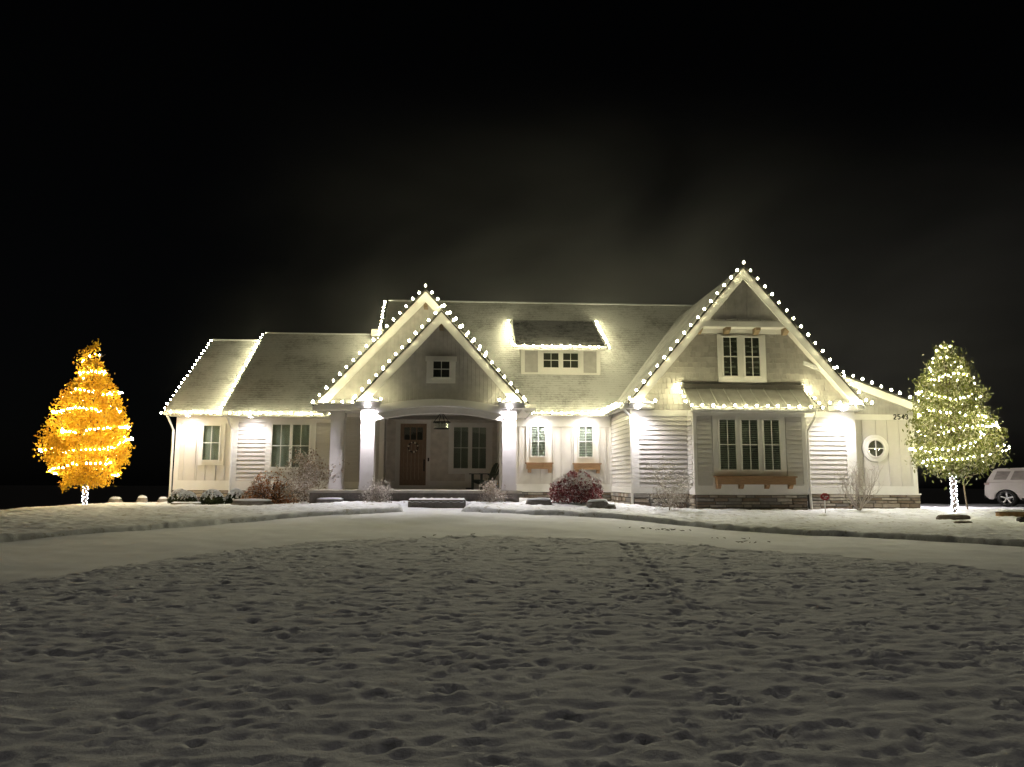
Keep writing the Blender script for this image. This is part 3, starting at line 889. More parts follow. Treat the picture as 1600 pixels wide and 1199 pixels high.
# --- dormer
DY = 31.0
dx0, dx1 = X(814, DY, 560), X(938, DY, 560)
dz0, dz1 = Z(584, DY, 870), Z(541, DY, 870)
dw = MB().box(dx0, dx1, DY, 33.5, dz0 - .3, dz1 + .1).obj('dormer', M['shake'], house)
ym, zm = (33.7, 8.89)
board(dw, 'frieze_board', dx0, dx1, DY, Z(548.5, DY, 870), dz1 + .05, .03); board(dw, 'skirt_board', dx0, dx1, DY, dz0 - .05, dz0 + .04, .03)
for p0, p1 in ((814, 820), (840.5, 845.5), (907, 911.5), (932, 938)):
    board(dw, 'corner_board', X(p0, DY, 560), X(p1, DY, 560), DY, dz0 + .042, Z(548.5, DY, 870) - .002, .03)
for p0, p1 in ((820, 840.5), (911.5, 932)):
    board(dw, 'wall_panel', X(p0, DY, 560) + .002, X(p1, DY, 560) - .002, DY, dz0 + .042, Z(548.5, DY, 870) - .002, .008, 'gable')
window([(849, 552, 872.5, 575), (879.5, 552.5, 903, 575.5)], DY, (845.5, 548, 907, 584), 'dark', label='pair of small dormer windows')
de0, de1 = X(806, 30.55, 541), X(946, 30.55, 541)
dr = MB().prism_x([(30.55, 7.16), (ym + .3, zm + .17), (ym + .3, zm - .03), (30.55, 7.02)][::-1], de0, de1).obj('dormer_roof', M['roof_unlit'], house)
MB().box(de0, de1, 30.50, 30.548, 6.98, 7.17).obj('fascia', M['trim'], dr)
for x in (de0, de1): MB().beam((x, 30.55, 7.06), (x, ym, zm - .02), .035, .16).obj('rake_board', M['trim'], dr)

# --- porch: two stacked gables, three columns, arch
FX, FA, FHW, FE = -1.03, 7.36, 2.83, 4.22
BX, BA, BHW, BE = -1.66, 8.40, 3.86, 4.18
roof_y(BX, BHW, BHW, BE, BE, BA, 26.5, 34.2)
roof_y(FX, FHW, FHW, FE, FE, FA, 25.2, 32.0)
fs, bs = (FA - FE) / FHW, (BA - BE) / BHW
MB().prism([(BX - 3.5, BE), (BX + 3.5, BE), (BX + 3.5, BA - .2 - 3.5 * bs), (BX, BA - .2), (BX - 3.5, BA - .2 - 3.5 * bs)], 27.0, 33.0).obj('gable_wall', M['gable'], house)
gw = MB().prism([(FX - 2.55, FE - .08), (FX + 2.55, FE - .08), (FX + 2.55, FA - .2 - 2.55 * fs), (FX, FA - .2), (FX - 2.55, FA - .2 - 2.55 * fs)], 25.6, 27.05).obj('gable_wall', M['gable'], house)
for xc, za, y in ((BX, BA, 26.52), (FX, FA, 25.22)):
    MB().prism_x([(y + .0, za - .62), (y + .40, za - .62), (y + .48, za - .28), (y, za - .28)][::-1], xc - .07, xc + .07).obj('bracket', M['palewood'], house)
window([(677.5, 565, 702, 590)], 25.6, (667, 558, 711.5, 599.5), 'dark', head=.16, label='small square window high in the porch gable')
# arch: proud crown board in front, recessed second board behind
def arch(zl0, zl1, zu0, zu1, x0, x1, y0, y1, name, m='trim', par=house):
    n = 24; pts = []
    for i in range(n + 1):
        t = -1 + 2 * i / n; pts.append((x0 + (x1 - x0) * i / n, zl0 + (zl1 - zl0) * (1 - t * t)))
    for i in range(n, -1, -1):
        t = -1 + 2 * i / n; pts.append((x0 + (x1 - x0) * i / n, zu0 + (zu1 - zu0) * (1 - t * t)))
    v = [(p[0], y0, p[1]) for p in pts] + [(p[0], y1, p[1]) for p in pts]
    k = len(pts); f = []
    for i in range(n):
        a, b, c, d = i, i + 1, k - 2 - i, k - 1 - i
        f += [(a, b, c, d), (a + k, d + k, c + k, b + k)]
    f += [(i, i + k, (i + 1) % k + k, (i + 1) % k) for i in range(k)]
    return MB().add(v, f).obj(name, M[m], par)
ax0, ax1 = X(588, 25.4, 650), X(784.5, 25.4, 650)
arch(3.82, 4.09, 4.10, 4.33, ax0, ax1, 25.36, 25.6, 'arch_board')
arch(3.845, 4.115, 4.12, 4.16, ax0 + .02, ax1 - .02, 25.32, 25.358, 'arch_crown')
arch(3.60, 3.88, 4.02, 4.2, ax0 - .1, ax1 + .1, 25.62, 25.95, 'arch_beam', 'soffit')
MB().box(-5.3, 1.9, 25.96, 30.2, 4.20, 4.24).obj('porch_ceiling', M['soffit'], house)
COLS = []
def column(px0, px1, Yf, lab):
    x0, x1 = X(px0, Yf), X(px1, Yf); w = x1 - x0; xc = (x0 + x1) / 2; yc = Yf + w / 2
    o = MB().box(x0, x1, Yf, Yf + w, 1.27, 4.05).obj('column', M['column'], house); o['label'] = lab
    e = .025
    MB().box(x0 - e, x1 + e, Yf - e, Yf + w + e, Z(655, Yf, px0), 4.08).obj('capital', M['column'], o)
    MB().box(x0 - e, x1 + e, Yf - e, Yf + w + e, 1.262, Z(757.5, Yf, px0)).obj('base', M['column'], o)
    MB().box(x0 - .07, x1 + .07, Yf - .07, Yf + w + .07, .62, 1.26).obj('plinth', M['porchface'], o)
    COLS.append((xc, Yf))
column(515.5, 536, 26.95, 'porch column standing back, farthest left')
column(563, 584.5, 25.62, 'porch column left of the entrance')
column(785, 806, 25.62, 'porch column right of the entrance')
# beams on the columns
MB().box(-5.05, X(563, 27), 26.98, 27.35, 3.98, 4.2).obj('beam', M['trim'], house)
MB().box(COLS[1][0] - .2, COLS[1][0] + .2, 25.9, 30.0, 3.98, 4.2).obj('beam', M['trim'], house)
MB().box(COLS[2][0] - .2, COLS[2][0] + .2, 25.9, 29.4, 3.98, 4.2).obj('beam', M['trim'], house)
cornice_return(-5.52, -3.66, 26.45, 26.98, 4.20)
cornice_return(-3.86, -3.06, 25.16, 25.6, 4.20)
cornice_return(.98, 1.80, 25.16, 25.6, 4.20)
MB().box(1.8, 2.25, 25.5, 29.4, 4.05, 4.2).obj('fascia', M['trim'], house)
# porch walls
JY = 29.1
w = wallbox(-5.25, X(598, JY), JY, 30.4, 1.25, 4.2)
board(w, 'skirt_board', -5.24, X(598, JY), JY, 1.28, Z(753, JY, 550), .04)
lap(w, -5.24, X(593, JY), JY, Z(753, JY, 550), 4.0)
board(w, 'frieze_board', -5.24, X(593, JY), JY, 4.0, 4.2, .03)
board(w, 'corner_board', X(592.5, JY), X(600, JY), JY, Z(753, JY, 550), 4.2, .045)
DYW = 30.2
w = wallbox(X(598, JY) - .1, 1.25, DYW, DYW + .3, 1.25, 4.3, 'porchwall')
board(w, 'skirt_board', X(602, DYW), X(622, DYW) - .1, DYW, 1.27, Z(752, DYW, 690), .035)
board(w, 'skirt_board', X(671, DYW) + .01, 1.1, DYW, 1.27, Z(752, DYW, 690), .035)
board(w, 'corner_board', X(602, DYW), X(604, DYW), DYW, Z(752, DYW, 690), 4.2, .03)
board(w, 'wall_panel', X(727, DYW), X(737, DYW), DYW, Z(752, DYW, 690), Z(741, DYW, 730), .03)
w2 = MB().box(1.08, 1.22, 27.05, DYW, 1.25, 4.2).obj('wall', M['porchwall'], house)
MB().box(1.04, 1.27, 26.9, 27.045, 1.25, 4.2).obj('corner_board', M['trim'], w2)
MB().box(1.05, 1.078, 29.0, 29.08, 1.25, 4.2).obj('batten', M['trim'], w2)
window([(709.5, 668, 731, 732), (738, 668.5, 759, 732.5)], DYW, (701.5, 661.5, 769, 741), 'shade', head=.14, label='double window beside the front door')
# front door
d0, d1 = X(625.5, DYW), X(666, DYW); dzb, dzt = Z(758.5, DYW, 645), Z(662.5, DYW, 645)
fr = MB().box(d0 - .19, d0 - .012, DYW - .06, DYW, 1.27, dzt + .16).box(d1 + .012, d1 + .17, DYW - .06, DYW, 1.27, dzt + .16).box(d0 - .011, d1 + .011, DYW - .06, DYW, dzt + .012, dzt + .16)
fr.box(d0 - .22, d1 + .2, DYW - .085, DYW - .0605, dzt + .10, dzt + .19)
door = fr.box(d0 - .18, d1 + .16, DYW - .11, DYW - .061, 1.262, dzb - .005).obj('door', M['trim'], house)
door['label'] = 'brown wooden front door in a white frame'
k = MB()
g0, g1 = d0 + .14, d1 - .14; gz0, gz1 = Z(687.5, DYW, 645), Z(668, DYW, 645)
k.box(d0, g0, DYW - .045, DYW - .003, dzb, dzt).box(g1, d1, DYW - .045, DYW - .003, dzb, dzt)
k.box(g0, g1, DYW - .045, DYW - .003, gz1, dzt).box(g0, g1, DYW - .045, DYW - .003, gz0 - .18, gz0).box(g0, g1, DYW - .045, DYW - .003, dzb, dzb + .22)
for i in range(1, 3):
    x = g0 + (g1 - g0) * i / 3; k.box(x - .022, x + .022, DYW - .045, DYW - .003, gz0, gz1)
k.obj('door_leaf', M['doorwood'], door)
pl = MB().box(0, (g1 - g0) / 5 - .008, 0, .03, 0, gz0 - .18 - dzb - .22).mesh('plank', M['doorwood'])
for i in range(5): link('plank', pl, door, None, (g0 + (g1 - g0) * i / 5 + .004, DYW - .034, dzb + .22))
for i in range(3):
    x = g0 + (g1 - g0) * i / 3
    MB().box(x + .024, x + (g1 - g0) / 3 - .024, DYW - .02, DYW - .014, gz0, gz1).obj('pane', M['glass'], door)
MB().box(g0, g1, DYW - .008, DYW - .004, gz0, gz1).obj('dark_backing', M['dark'], door)  # dark sheet behind the door panes, painted as unlit interior
hx = d1 - .07
MB().tube([(hx, DYW - .046, 2.35), (hx, DYW - .11, 2.32), (hx, DYW - .11, 2.02), (hx, DYW - .046, 1.98)], .014, 6).box(hx - .03, hx + .03, DYW - .055, DYW - .046, 1.95, 2.42).obj('handle', M['black'], door)
x, z = at(669.5, 718, DYW)
MB().box(x - .03, x + .03, DYW - .075, DYW - .0605, z - .08, z + .06).obj('doorbell', M['black'], door)
# porch floor and its dark riser
MB().box(-5.35, 1.75, 25.25, 30.3, 1.17, 1.255).obj('porch_floor', M['porchfloor'], house)
MB().box(-5.28, 1.66, 25.36, 30.2, .4, 1.168).obj('porch_base', M['porchface'], house)

# soffit downlights
def downlight(px, Y, z, watts, tilt=0.0, size=150, wall=True, r=.09):
    x = X(px, Y, 655)
    o = MB().lathe([(.001, .0), (r, .0), (r * 1.02, .02)], 16, (x, Y, z)).lathe([(r, 0), (r * 1.3, -.006), (r * 1.3, .02)], 16, (x, Y, z), 1).obj('soffit_light', [M['lens'], M['trim']], house)
    l = bpy.data.lights.new('soffit_lamp', 'SPOT'); l.energy = watts; l.spot_size = R(size); l.spot_blend = 1.0; l.shadow_soft_size = .05; l.color = (1, .93, .95)
    lo = bpy.data.objects.new('soffit_lamp', l); C.objects.link(lo); lo.parent = o
    lo.location = (x, Y, z - .03); lo.rotation_euler = (R(tilt), 0, 0)
    return o
downlight(293, 30.10, 4.07, SPOT_W * .5)
downlight(392, 29.50, 3.99, SPOT_W * .5)
downlight(574, 25.20, 4.02, SPOT_W * 1.15, tilt=16)
downlight(796, 25.20, 4.02, SPOT_W * 1.15, tilt=16)
downlight(996, 25.60, 4.10, SPOT_W)
downlight(1319, 25.60, 4.10, SPOT_W)
def side_light(x, y, z, watts):
    o = MB().lathe([(.001, .0), (.09, .0), (.092, .02)], 16, (x, y, z)).obj('soffit_light', M['lens'], house)
    l = bpy.data.lights.new('soffit_lamp', 'SPOT'); l.energy = watts; l.spot_size = R(165); l.spot_blend = 1; l.shadow_soft_size = .05; l.color = (1, .92, .92)
    lo = bpy.data.objects.new('soffit_lamp', l); C.objects.link(lo); lo.parent = o; lo.location = (x, y, z - .03)
side_light(ex1 + .35, 30.0, 4.0, SPOT_W * 8)
downlight(843.5, 29.52, EV + .025, SPOT_W * .6, r=.08)
downlight(917.5, 29.52, EV + .025, SPOT_W * .6, r=.08)

# ------------------------------------------------------------------ light strings on the house
def bulb_mesh(r=.05):
    k = MB()
    k.lathe([(.004, r * 2.2), (r * .62, r * 1.75), (r, r * .9), (r * .95, r * .3), (r * .6, -r * .25), (.004, -r * .4)], 8)
    n = len(k.f)
    k.lathe([(r * 1.25, -r * .15), (r * .6, -r * .55), (r * .5, -r * 1.5), (.004, -r * 1.5)], 8, (0, 0, 0), 1)
    return k.mesh('bulb', [M['bulb'], M['wire']], True)
BULB = bulb_mesh(.036)

def light_string(label, paths, sp=.33, up=(0, 0, 1), group='strings of warm bulbs along the roof edges'):
    t = thing('light_string', label, 'string lights', paths[0][0], 0, group)
    o0 = Vector(paths[0][0])
    wi = MB()
    ups = up if isinstance(up, list) else None
    seg = -1
    for path in paths:
        for a, b in zip(path, path[1:]):
            seg += 1
            upv = Vector(ups[min(seg, len(ups) - 1)] if ups else up).normalized()
            a, b = Vector(a), Vector(b); L = (b - a).length; n = max(1, int(round(L / sp)))
            pts = []
            for i in range(n + 1):
                p = a.lerp(b, i / n)
                pts.append(p - o0)
                if i < n: pts.append(a.lerp(b, (i + .5) / n) - o0 + Vector((0, 0, -.012)))
                if i == n and b is not Vector(path[-1]) and (b - Vector(path[-1])).length > 1e-6: continue
                l = link('bulb', BULB, t, None, p - o0 + upv * .06 + Vector([rnd.uniform(-.014, .014) for _ in range(3)]))
                l.scale = [rnd.uniform(.84, 1.14)] * 3
                l.rotation_euler = Vector([q + rnd.uniform(-.16, .16) for q in upv]).to_track_quat('Z', 'Y').to_euler()
            wi.tube(pts, .008, 4)
    wi.obj('wire', M['wire'], t)
    return t

lx = xl0 - .32
light_string('string of warm bulbs up the far left sloping roof edge', [[(lx + .03, 29.95, 4.16), (lx + .03, 35.0, 7.96)]], .33, (-1, 0, .3))
light_string('string of warm bulbs along the eave of the low left wing', [[(lx + .38, 29.80, 4.13), (-9.75, 29.80, 4.13)]], .385, (0, -.78, .62))
light_string('string of warm bulbs up the sloping edge between the two left roofs', [[(-9.62, 29.36, 4.10), (-9.62, 34.9, 8.28)]], .36, (-1, 0, .3))
light_string('string of warm bulbs along the left wing eave ending at the porch', [[(-9.2, 29.20, 4.07), (-5.35, 29.20, 4.07)]], .40, (0, -.78, .62))
light_string('short steep string of bulbs at the left end of the middle roof', [[(-4.0, 32.0, 7.0), (-4.0, 34.75, 9.9)]], .27, (-1, 0, .3))
y = 26.44
light_string('string of warm bulbs framing the rear, taller porch gable', [[(-5.5, y - .05, 4.22), (-3.8, y - .05, 4.22)], [(BX - BHW, y, BE + .04), (BX, y, BA + .05), (BX + 2.2, y, BA + .05 - 2.2 * bs)]], .33, (0, -.32, .95))
y = 25.14
light_string('string of warm bulbs framing the front, lower porch gable', [[(-3.9, y, 4.22), (-3.0, y, 4.22)], [(FX - FHW + .02, y, FE + .06), (FX, y, FA + .05), (FX + FHW - .02, y, FE + .06)], [(.95, y, 4.22), (1.85, y, 4.22)]], .325, (0, -.32, .95))
light_string('string of warm bulbs on the middle eave over the two shelf windows', [[(2.0, 29.14, 4.18), (5.15, 29.14, 4.18)]], .405, (0, -.78, .62))
light_string('string of bulbs running forward along the eave beside the right gable', [[(RX0 - .56, 29.1, 4.22), (RX0 - .56, 25.75, 4.22)]], .33, (-.78, 0, .62))
y = 25.53
light_string('string of warm bulbs framing the tall right gable', [[(RX0 - .1, y, 4.27), (RX0 + .68, y, 4.27)], [(GX - GHW + .02, y, GE + .06), (GX, y, GA + .05), (GX + GHW, y, GE + .06)], [(X(1297, y, 640), y, 4.27), (X(1362, y, 638), y, 4.27)]], .385, (0, -.32, .95))
light_string('string of warm bulbs down the low right roof edge behind the green tree', [[(xs0 + .15, 25.92, zz(xs0 + .15) + .03), (xs1 + .1, 25.92, zz(xs1 + .1) + .03)]], .37, (0, -.32, .95))
light_string('string of warm bulbs round the metal roof of the bay', [[(xa - .06, 25.95, zt_ - .08), (xa - .06, 24.84, zb_ - .03), (xb + .06, 24.84, zb_ - .03), (xb + .06, 25.95, zt_ - .08)]], .375, [(-1, 0, .3), (0, -.78, .62), (1, 0, .3)])
light_string('string of warm bulbs round the dark dormer roof', [[(de0 - .07, ym, zm - .04), (de0 - .07, 30.42, 7.06), (de1 + .07, 30.42, 7.06), (de1 + .07, ym, zm - .04)]], .385, [(-1, 0, .3), (0, -.78, .62), (1, 0, .3)])

# ------------------------------------------------------------------ porch objects
# step
sx0, sx1 = X(637.5, 24.5, 785), X(727.5, 24.5, 785)
t = thing('porch_step', 'long dark stone step with a snow covered top before the porch', 'step', ((sx0 + sx1) / 2, 24.8, .73))
hw = (sx1 - sx0) / 2
MB().box(-hw, hw, -.3, .45, -.1, .24).obj('stone_block', M['porchface'], t)
k = MB(); nx, ny = 24, 6; vv, ff = [], []
for j in range(ny):
    for i in range(nx):
        e_ = min(1, min(i, nx - 1 - i, j, ny - 1 - j) / 1.0)
        vv.append((-hw - .03 + (2 * hw + .06) * i / (nx - 1), -.32 + .79 * j / (ny - 1), .150 + .012 * math.sin(i * 2.3) + e_ * (.115 + .008 * math.sin(i * 1.7 + j))))
for j in range(ny - 1):
    for i in range(nx - 1): ff.append((j * nx + i, j * nx + i + 1, (j + 1) * nx + i + 1, (j + 1) * nx + i))
k.add([(a, b, c + .02) for a, b, c in vv], ff).obj('snow_cap', M['cap'], t, True)

# lantern
lxp, lzp = at(690, 660, 26.6)
t = thing('porch_lantern', 'round black iron lantern with a glass drum hanging in the porch arch', 'lantern', (lxp, 26.6, lzp))
k = MB()
for a in range(4):
    c_, s_ = math.cos(a * PI / 2 + .4), math.sin(a * PI / 2 + .4)
    MB().tube([(c_ * .29, s_ * .29, 0), (0, 0, .37)], .012, 5).obj('rod', M['black'], t)
MB().tube([(0, 0, .36), (0, 0, 4.2 - lzp)], .008, 5).lathe([(.001, .40), (.03, .39), (.035, .36), (.001, .34)], 8).obj('chain', M['black'], t)
MB().lathe([(.27, -.02), (.31, -.02), (.31, .015), (.27, .015), (.27, -.02)], 24).obj('ring', M['black'], t)
MB().lathe([(.25, -.02), (.25, -.22)], 24).obj('glass_drum', M['glass'], t)
MB().lathe([(.24, -.24), (.27, -.24), (.27, -.215), (.24, -.215), (.24, -.24)], 24).box(-.25, .25, -.01, .01, -.238, -.22).obj('base_ring', M['black'], t)
for a in range(3): MB().lathe([(.012, -.22), (.014, -.1), (.02, -.09), (.012, -.03), (.001, -.02)], 8, (.08 * math.cos(a * 2.1), .08 * math.sin(a * 2.1), 0)).obj('candle', M['shade'], t)

# wreath
wx, wz = at(645.5, 699, DYW - .1)
t = thing('wreath', 'twig wreath with pale cotton bolls on the front door', 'wreath', (wx, DYW - .085, wz))
g = np.random.default_rng(8)
k = MB()
for i in range(7):
    ph = g.uniform(0, 6); pts = []
    for j in range(25):
        a = j / 24 * 2 * PI
        rr = .19 + .03 * math.sin(3 * a + ph); pts.append((rr * math.cos(a), .015 * math.cos(4 * a + ph), rr * math.sin(a)))
    k.tube(pts, .008, 4, cap=False)
k.obj('twig_ring', M['twigdark'], t)
for i, a in enumerate((.3, 1.15, 1.9, 2.9, 3.9, 4.9, 5.5)):
    r_ = (.035, .045)[i % 2]
    MB().lathe([(.001, r_), (r_ * .7, r_ * .7), (r_, 0), (r_ * .7, -r_ * .7), (.001, -r_)], 8, (.19 * math.cos(a), -.035, .19 * math.sin(a))).obj('cotton_boll', mat('cotton_%d' % i, (.75, .70, .58), .9, .15, 30), t, True)
q = g.uniform(0, 6.28, 60)
P_ = np.stack([.2 * np.cos(q), g.normal(-.02, .012, 60), .2 * np.sin(q)], 1) + g.normal(0, .02, (60, 3))
quads('leaves', leaf_quads(P_, g, .07, .03), leafmat('wreath_leaf', (.05, .05, .03), (.12, .10, .06), .1), t, kind='stuff')

# chair
cx, cy = X(757, 28.2, 760), 28.2
t = thing('garden_chair', 'dark green slatted armchair in the right corner of the porch', 'chair', (cx, cy, 1.256), R(-62))
GM = mat('dark_green_chair_paint', (.035, .045, .035), .45, .2, 5)
for i in range(6): MB().beam((-.29, -.33 + i * .11, .36 - i * .022), (.29, -.33 + i * .11, .36 - i * .022), .09, .022).obj('seat_slat', GM, t)
for i in range(6):
    x = -.25 + i * .1; top = 1.0 - .012 * (i - 2.5) ** 2 * 2
    MB().beam((x * .85, .24, .28), (x * 1.1, .52, top), .018, .08, (1, 0, 0)).obj('back_slat', GM, t)
for s in (-1, 1):
    MB().box(s * .34 - .025, s * .34 + .025, -.36, -.28, 0, .57).obj('leg', GM, t)
    MB().beam((s * .31, -.33, .33), (s * .31, .62, .02), .03, .11).obj('leg', GM, t)
    MB().box(s * .37 - .07, s * .37 + .07, -.42, .36, .572, .597).obj('arm', GM, t)
MB().box(-.36, .36, .33, .36, .53, .57).box(-.3, .3, .26, .29, .25, .33).obj('back_rail', GM, t)
# small mat / pot beside the chair
x = X(732.5, 29.9, 760)
tag(MB().lathe([(.001, 0), (.10, 0), (.13, .02), (.12, .05), (.08, .055), (.001, .06)], 12, (x, 29.7, 1.256)).obj('plant_saucer', M['black']), 'small dark saucer on the porch floor left of the chair', 'saucer')

# ------------------------------------------------------------------ trees
def profile(prof, h):
    a = np.array(prof); return np.interp(h, a[:, 0], a[:, 1])

def lump(th, h, ph):
    return 1 + .10 * np.sin(3 * th + ph + h * 1.1) + .07 * np.sin(5 * th - h * 2.3 + ph * 2) + .05 * np.sin(h * 5 + 2 * th)

def crown_pts(prof, h0, h1, n, rng, shell=.55, ph=0.0, clumps=260, cs=.12, share=.6):
    """leaves: part spread through the crown, part in clumps at the twig ends that make the outline ragged"""
    def spread(n, shell, k=1.0):
        H_ = rng.uniform(h0, h1, n * 4); r = profile(prof, H_)
        keep = rng.random(n * 4) < (r / r.max()) ** 1.3
        H_ = H_[keep][:n]; r = r[keep][:n]; m = len(H_)
        th = rng.uniform(0, 2 * PI, m)
        rr = r * k * rng.random(m) ** shell * lump(th, H_, ph)
        return np.stack([rr * np.cos(th), rr * np.sin(th), H_], 1)
    c = spread(clumps, .22, 1.0)
    per = int(n * share / len(c))
    cl = np.repeat(c, per, 0) + rng.normal(0, 1, (len(c) * per, 3)) * cs * np.array((1, 1, 1.25)) * np.repeat(rng.uniform(.5, 1.4, len(c)), per)[:, None]
    return np.concatenate([spread(int(n * (1 - share)), shell, .94), cl])

def lean(P, pts):
    a = np.array(pts); P = np.asarray(P, float).copy(); P[:, 0] += np.interp(P[:, 2], a[:, 0], a[:, 1]); return P

def tree_branches(prof, h0, h1, n, rng, trunk_h, r0, t, bend):
    k = MB()
    k.tube([(0, 0, -.15), (.02, .01, h0 * .5), (.0, .0, h0), (.03, -.02, (h0 + h1) * .5), (0, 0, h1 * .97)], [r0 * 1.25, r0, r0 * .95, r0 * .5, .012], 8)
    k.obj('trunk', M['bark'], t, True)
    k = MB()
    for i in range(n):
        h = h0 + (h1 - h0) * (.02 + .9 * (i / n)); th = i * 2.4
        R_ = profile(prof, min(h + .7, h1)) * .85
        rise = R_ * .85
        p0 = Vector((0, 0, h)); p2 = Vector((R_ * math.cos(th), R_ * math.sin(th), min(h + rise, h1)))
        p1 = p0.lerp(p2, .5) + Vector((0, 0, -.05))
        k.tube([p0, p1, p2], [.03, .018, .006], 5)
        for j in range(4):
            q = p0.lerp(p2, .4 + .15 * j); a = th + rng.uniform(-1, 1)
            k.tube([q, q + Vector((math.cos(a) * .3, math.sin(a) * .3, .25))], [.01, .004], 4)
    k.v = [tuple(q) for q in lean(np.array(k.v), bend)]
    k.obj('branches', M['bark'], t, kind='stuff')

ico = [(0, 0, 1)] + [(.894 * math.cos(a * 2 * PI / 5), .894 * math.sin(a * 2 * PI / 5), .447) for a in range(5)] + [(.894 * math.cos((a + .5) * 2 * PI / 5), .894 * math.sin((a + .5) * 2 * PI / 5), -.447) for a in range(5)] + [(0, 0, -1)]
icof = [(0, 1 + a, 1 + (a + 1) % 5) for a in range(5)] + [(1 + a, 6 + a, 1 + (a + 1) % 5) for a in range(5)] + [(1 + (a + 1) % 5, 6 + a, 6 + (a + 1) % 5) for a in range(5)] + [(11, 6 + (a + 1) % 5, 6 + a) for a in range(5)]
def dots(P, r, name, m, parent, kind='stuff'):
    k = MB()
    for p in P: k.add([(p[0] + q[0] * r, p[1] + q[1] * r, p[2] + q[2] * r) for q in ico], icof)
    return k.obj(name, m, parent, True, kind)

def spiral(prof, h0, h1, turns, sp, rng, ph, k=.98, wob=.12, deep=.2, gap=.35):
    """bulbs of a string wound up a crown: it sinks among the leaves and comes out again"""
    P, B = [], []; a = 0.0; A = turns * 2 * PI
    while a < A:
        h = h0 + (h1 - h0) * a / A + wob * math.sin(a * .9 + ph) + wob * .5 * math.sin(a * 2.3 + ph * 3)
        h = min(max(h, h0), h1)
        w = math.sin(a * 1.37 + ph * 5) + .5 * math.sin(a * 3.1 + ph)
        kk = k - deep * max(0, w - gap) / 1.2
        r = max(.05, float(profile(prof, h)) * kk * float(lump(np.float64(a), np.float64(h), ph)))
        p = (r * math.cos(a), r * math.sin(a), h + rng.normal(0, .015))
        P.append(p)
        if rng.random() < .93: B.append((p[0] + rng.normal(0, .012), p[1] + rng.normal(0, .012), p[2] + rng.normal(0, .02)))
        a += sp / max(r, .15)
    return P, B

# golden tree
p = hit(132, 786); p.y = min(p.y, 27.4); p.x = X(132, p.y, 786); YP = Vector((p.x, p.y, bz(p.x, p.y) + .03))
YLEAN = [(0, 0), (2, .03), (4, -.06), (6, -.05)]
YPROF = [(0.0, 0.088), (0.598, 0.264), (0.695, 0.66), (1.06, 0.924), (1.495, 1.25), (2.122, 1.39), (2.797, 1.25), (3.279, 1.1), (3.954, 0.827), (4.678, 0.458), (5.112, 0.334), (5.498, 0.176), (5.739, 0.044)]
t = thing('golden_tree', 'golden leaved young tree wound with lights, far left of the house', 'tree', YP)
rg = np.random.default_rng(21)
tree_branches(YPROF, .62, 5.6, 30, rg, .6, .065, t, YLEAN)
lm = leafmat('golden_leaf', (.55, .25, .012), (.86, .58, .04), .42)
Pc = crown_pts(YPROF, .66, 5.1, 21000, rg, .5, 1.0, 340, .085, .5)
cl = fn = None
keep = np.sin(Pc[:, 0] * 4 + Pc[:, 2] * 3) + np.sin(Pc[:, 1] * 5 - Pc[:, 2] * 2.2) + rg.normal(0, .8, len(Pc)) > -1.5
Pc = Pc[keep]
# loose sprigs that stand out of the outline
ex = []
for (dx, h, n, s) in ((-.95, 3.9, 26, .07), (-1.25, 3.55, 22, .07), (.36, 4.95, 34, .08), (.0, 5.75, 60, .09), (-.22, 5.55, 60, .1), (.12, 5.95, 30, .06), (-1.56, 2.15, 90, .15), (1.42, 3.0, 24, .06), (.2, 5.3, 50, .1), (-.15, 5.1, 60, .12)):
    ex.append(np.array((dx * .95, -.15, h * .95)) + rg.normal(0, 1, (n, 3)) * np.array((s, s, s * 1.5)))
Pc = np.concatenate([Pc] + ex)
quads('crown', leaf_quads(lean(Pc, YLEAN), rg, .105, .07, (0, 0, -.5)), lm, t, kind='stuff')
k = MB()
for (dx, h) in ((-.95, 3.9), (-1.25, 3.55), (.36, 4.95), (1.42, 3.0)): k.tube([(dx * .7, -.1, h * .95 - .7), (dx * .95, -.15, h * .95 + .05)], [.012, .006], 4)
k.obj('shoots', M['bark'], t, kind='stuff')
t2 = thing('light_string', 'string of lights spiralling up the golden tree', 'string lights', YP)
sp_, bl = spiral(YPROF, .92, 5.3, 7, .13, rg, 1.0, 1.03, .14, .45, -.1)
sp_, bl = lean(sp_, YLEAN), lean(bl, YLEAN)
dots(bl, .023, 'bulbs', M['treebulb'], t2); MB().tube(sp_, .005, 3).obj('wire', M['wire'], t2)
t2 = thing('light_string', 'cool white lights wrapped round the short trunk of the golden tree', 'string lights', YP)
tw = [(.085 * math.cos(a), .085 * math.sin(a),   .0 + .0245 * i + .02 * math.sin(i * 1.9)) for i, a in enumerate(np.arange(0, 28) * 2.4)]
dots(tw, .0175, 'bulbs', M['trunkbulb'], t2); MB().tube(tw, .005, 3).obj('wire', M['wire'], t2)

# green tree on the right
p = hit(1493, 806); GP = Vector((p.x, p.y, bz(p.x, p.y) - .03))
GLEAN = [(0, 0), (1.2, .14), (2.4, .20), (3, .18), (4.2, .12), (5.5, .02)]
GPROF = [(0.0, 0.097), (1.254, 0.194), (1.359, 0.679), (1.62, 1.048), (1.915, 1.29), (2.456, 1.232), (3.045, 1.115), (3.635, 0.97), (4.224, 0.815), (4.715, 0.64), (5.108, 0.446), (5.403, 0.291), (5.648, 0.145), (5.697, 0.049)]
t = thing('green_tree', 'frosted green leafed tree wound with lights at the right end of the house', 'tree', GP)
tree_branches(GPROF, 1.2, 5.3, 34, rg, 1.0, .07, t, GLEAN)
lm = leafmat('frosted_green_leaf', (.07, .085, .02), (.20, .22, .06), .30, .8, (.66, .64, .52), .30)
Pc = crown_pts(GPROF, 1.25, 5.66, 14000, rg, .45, 2.2, 340, .12, .6)
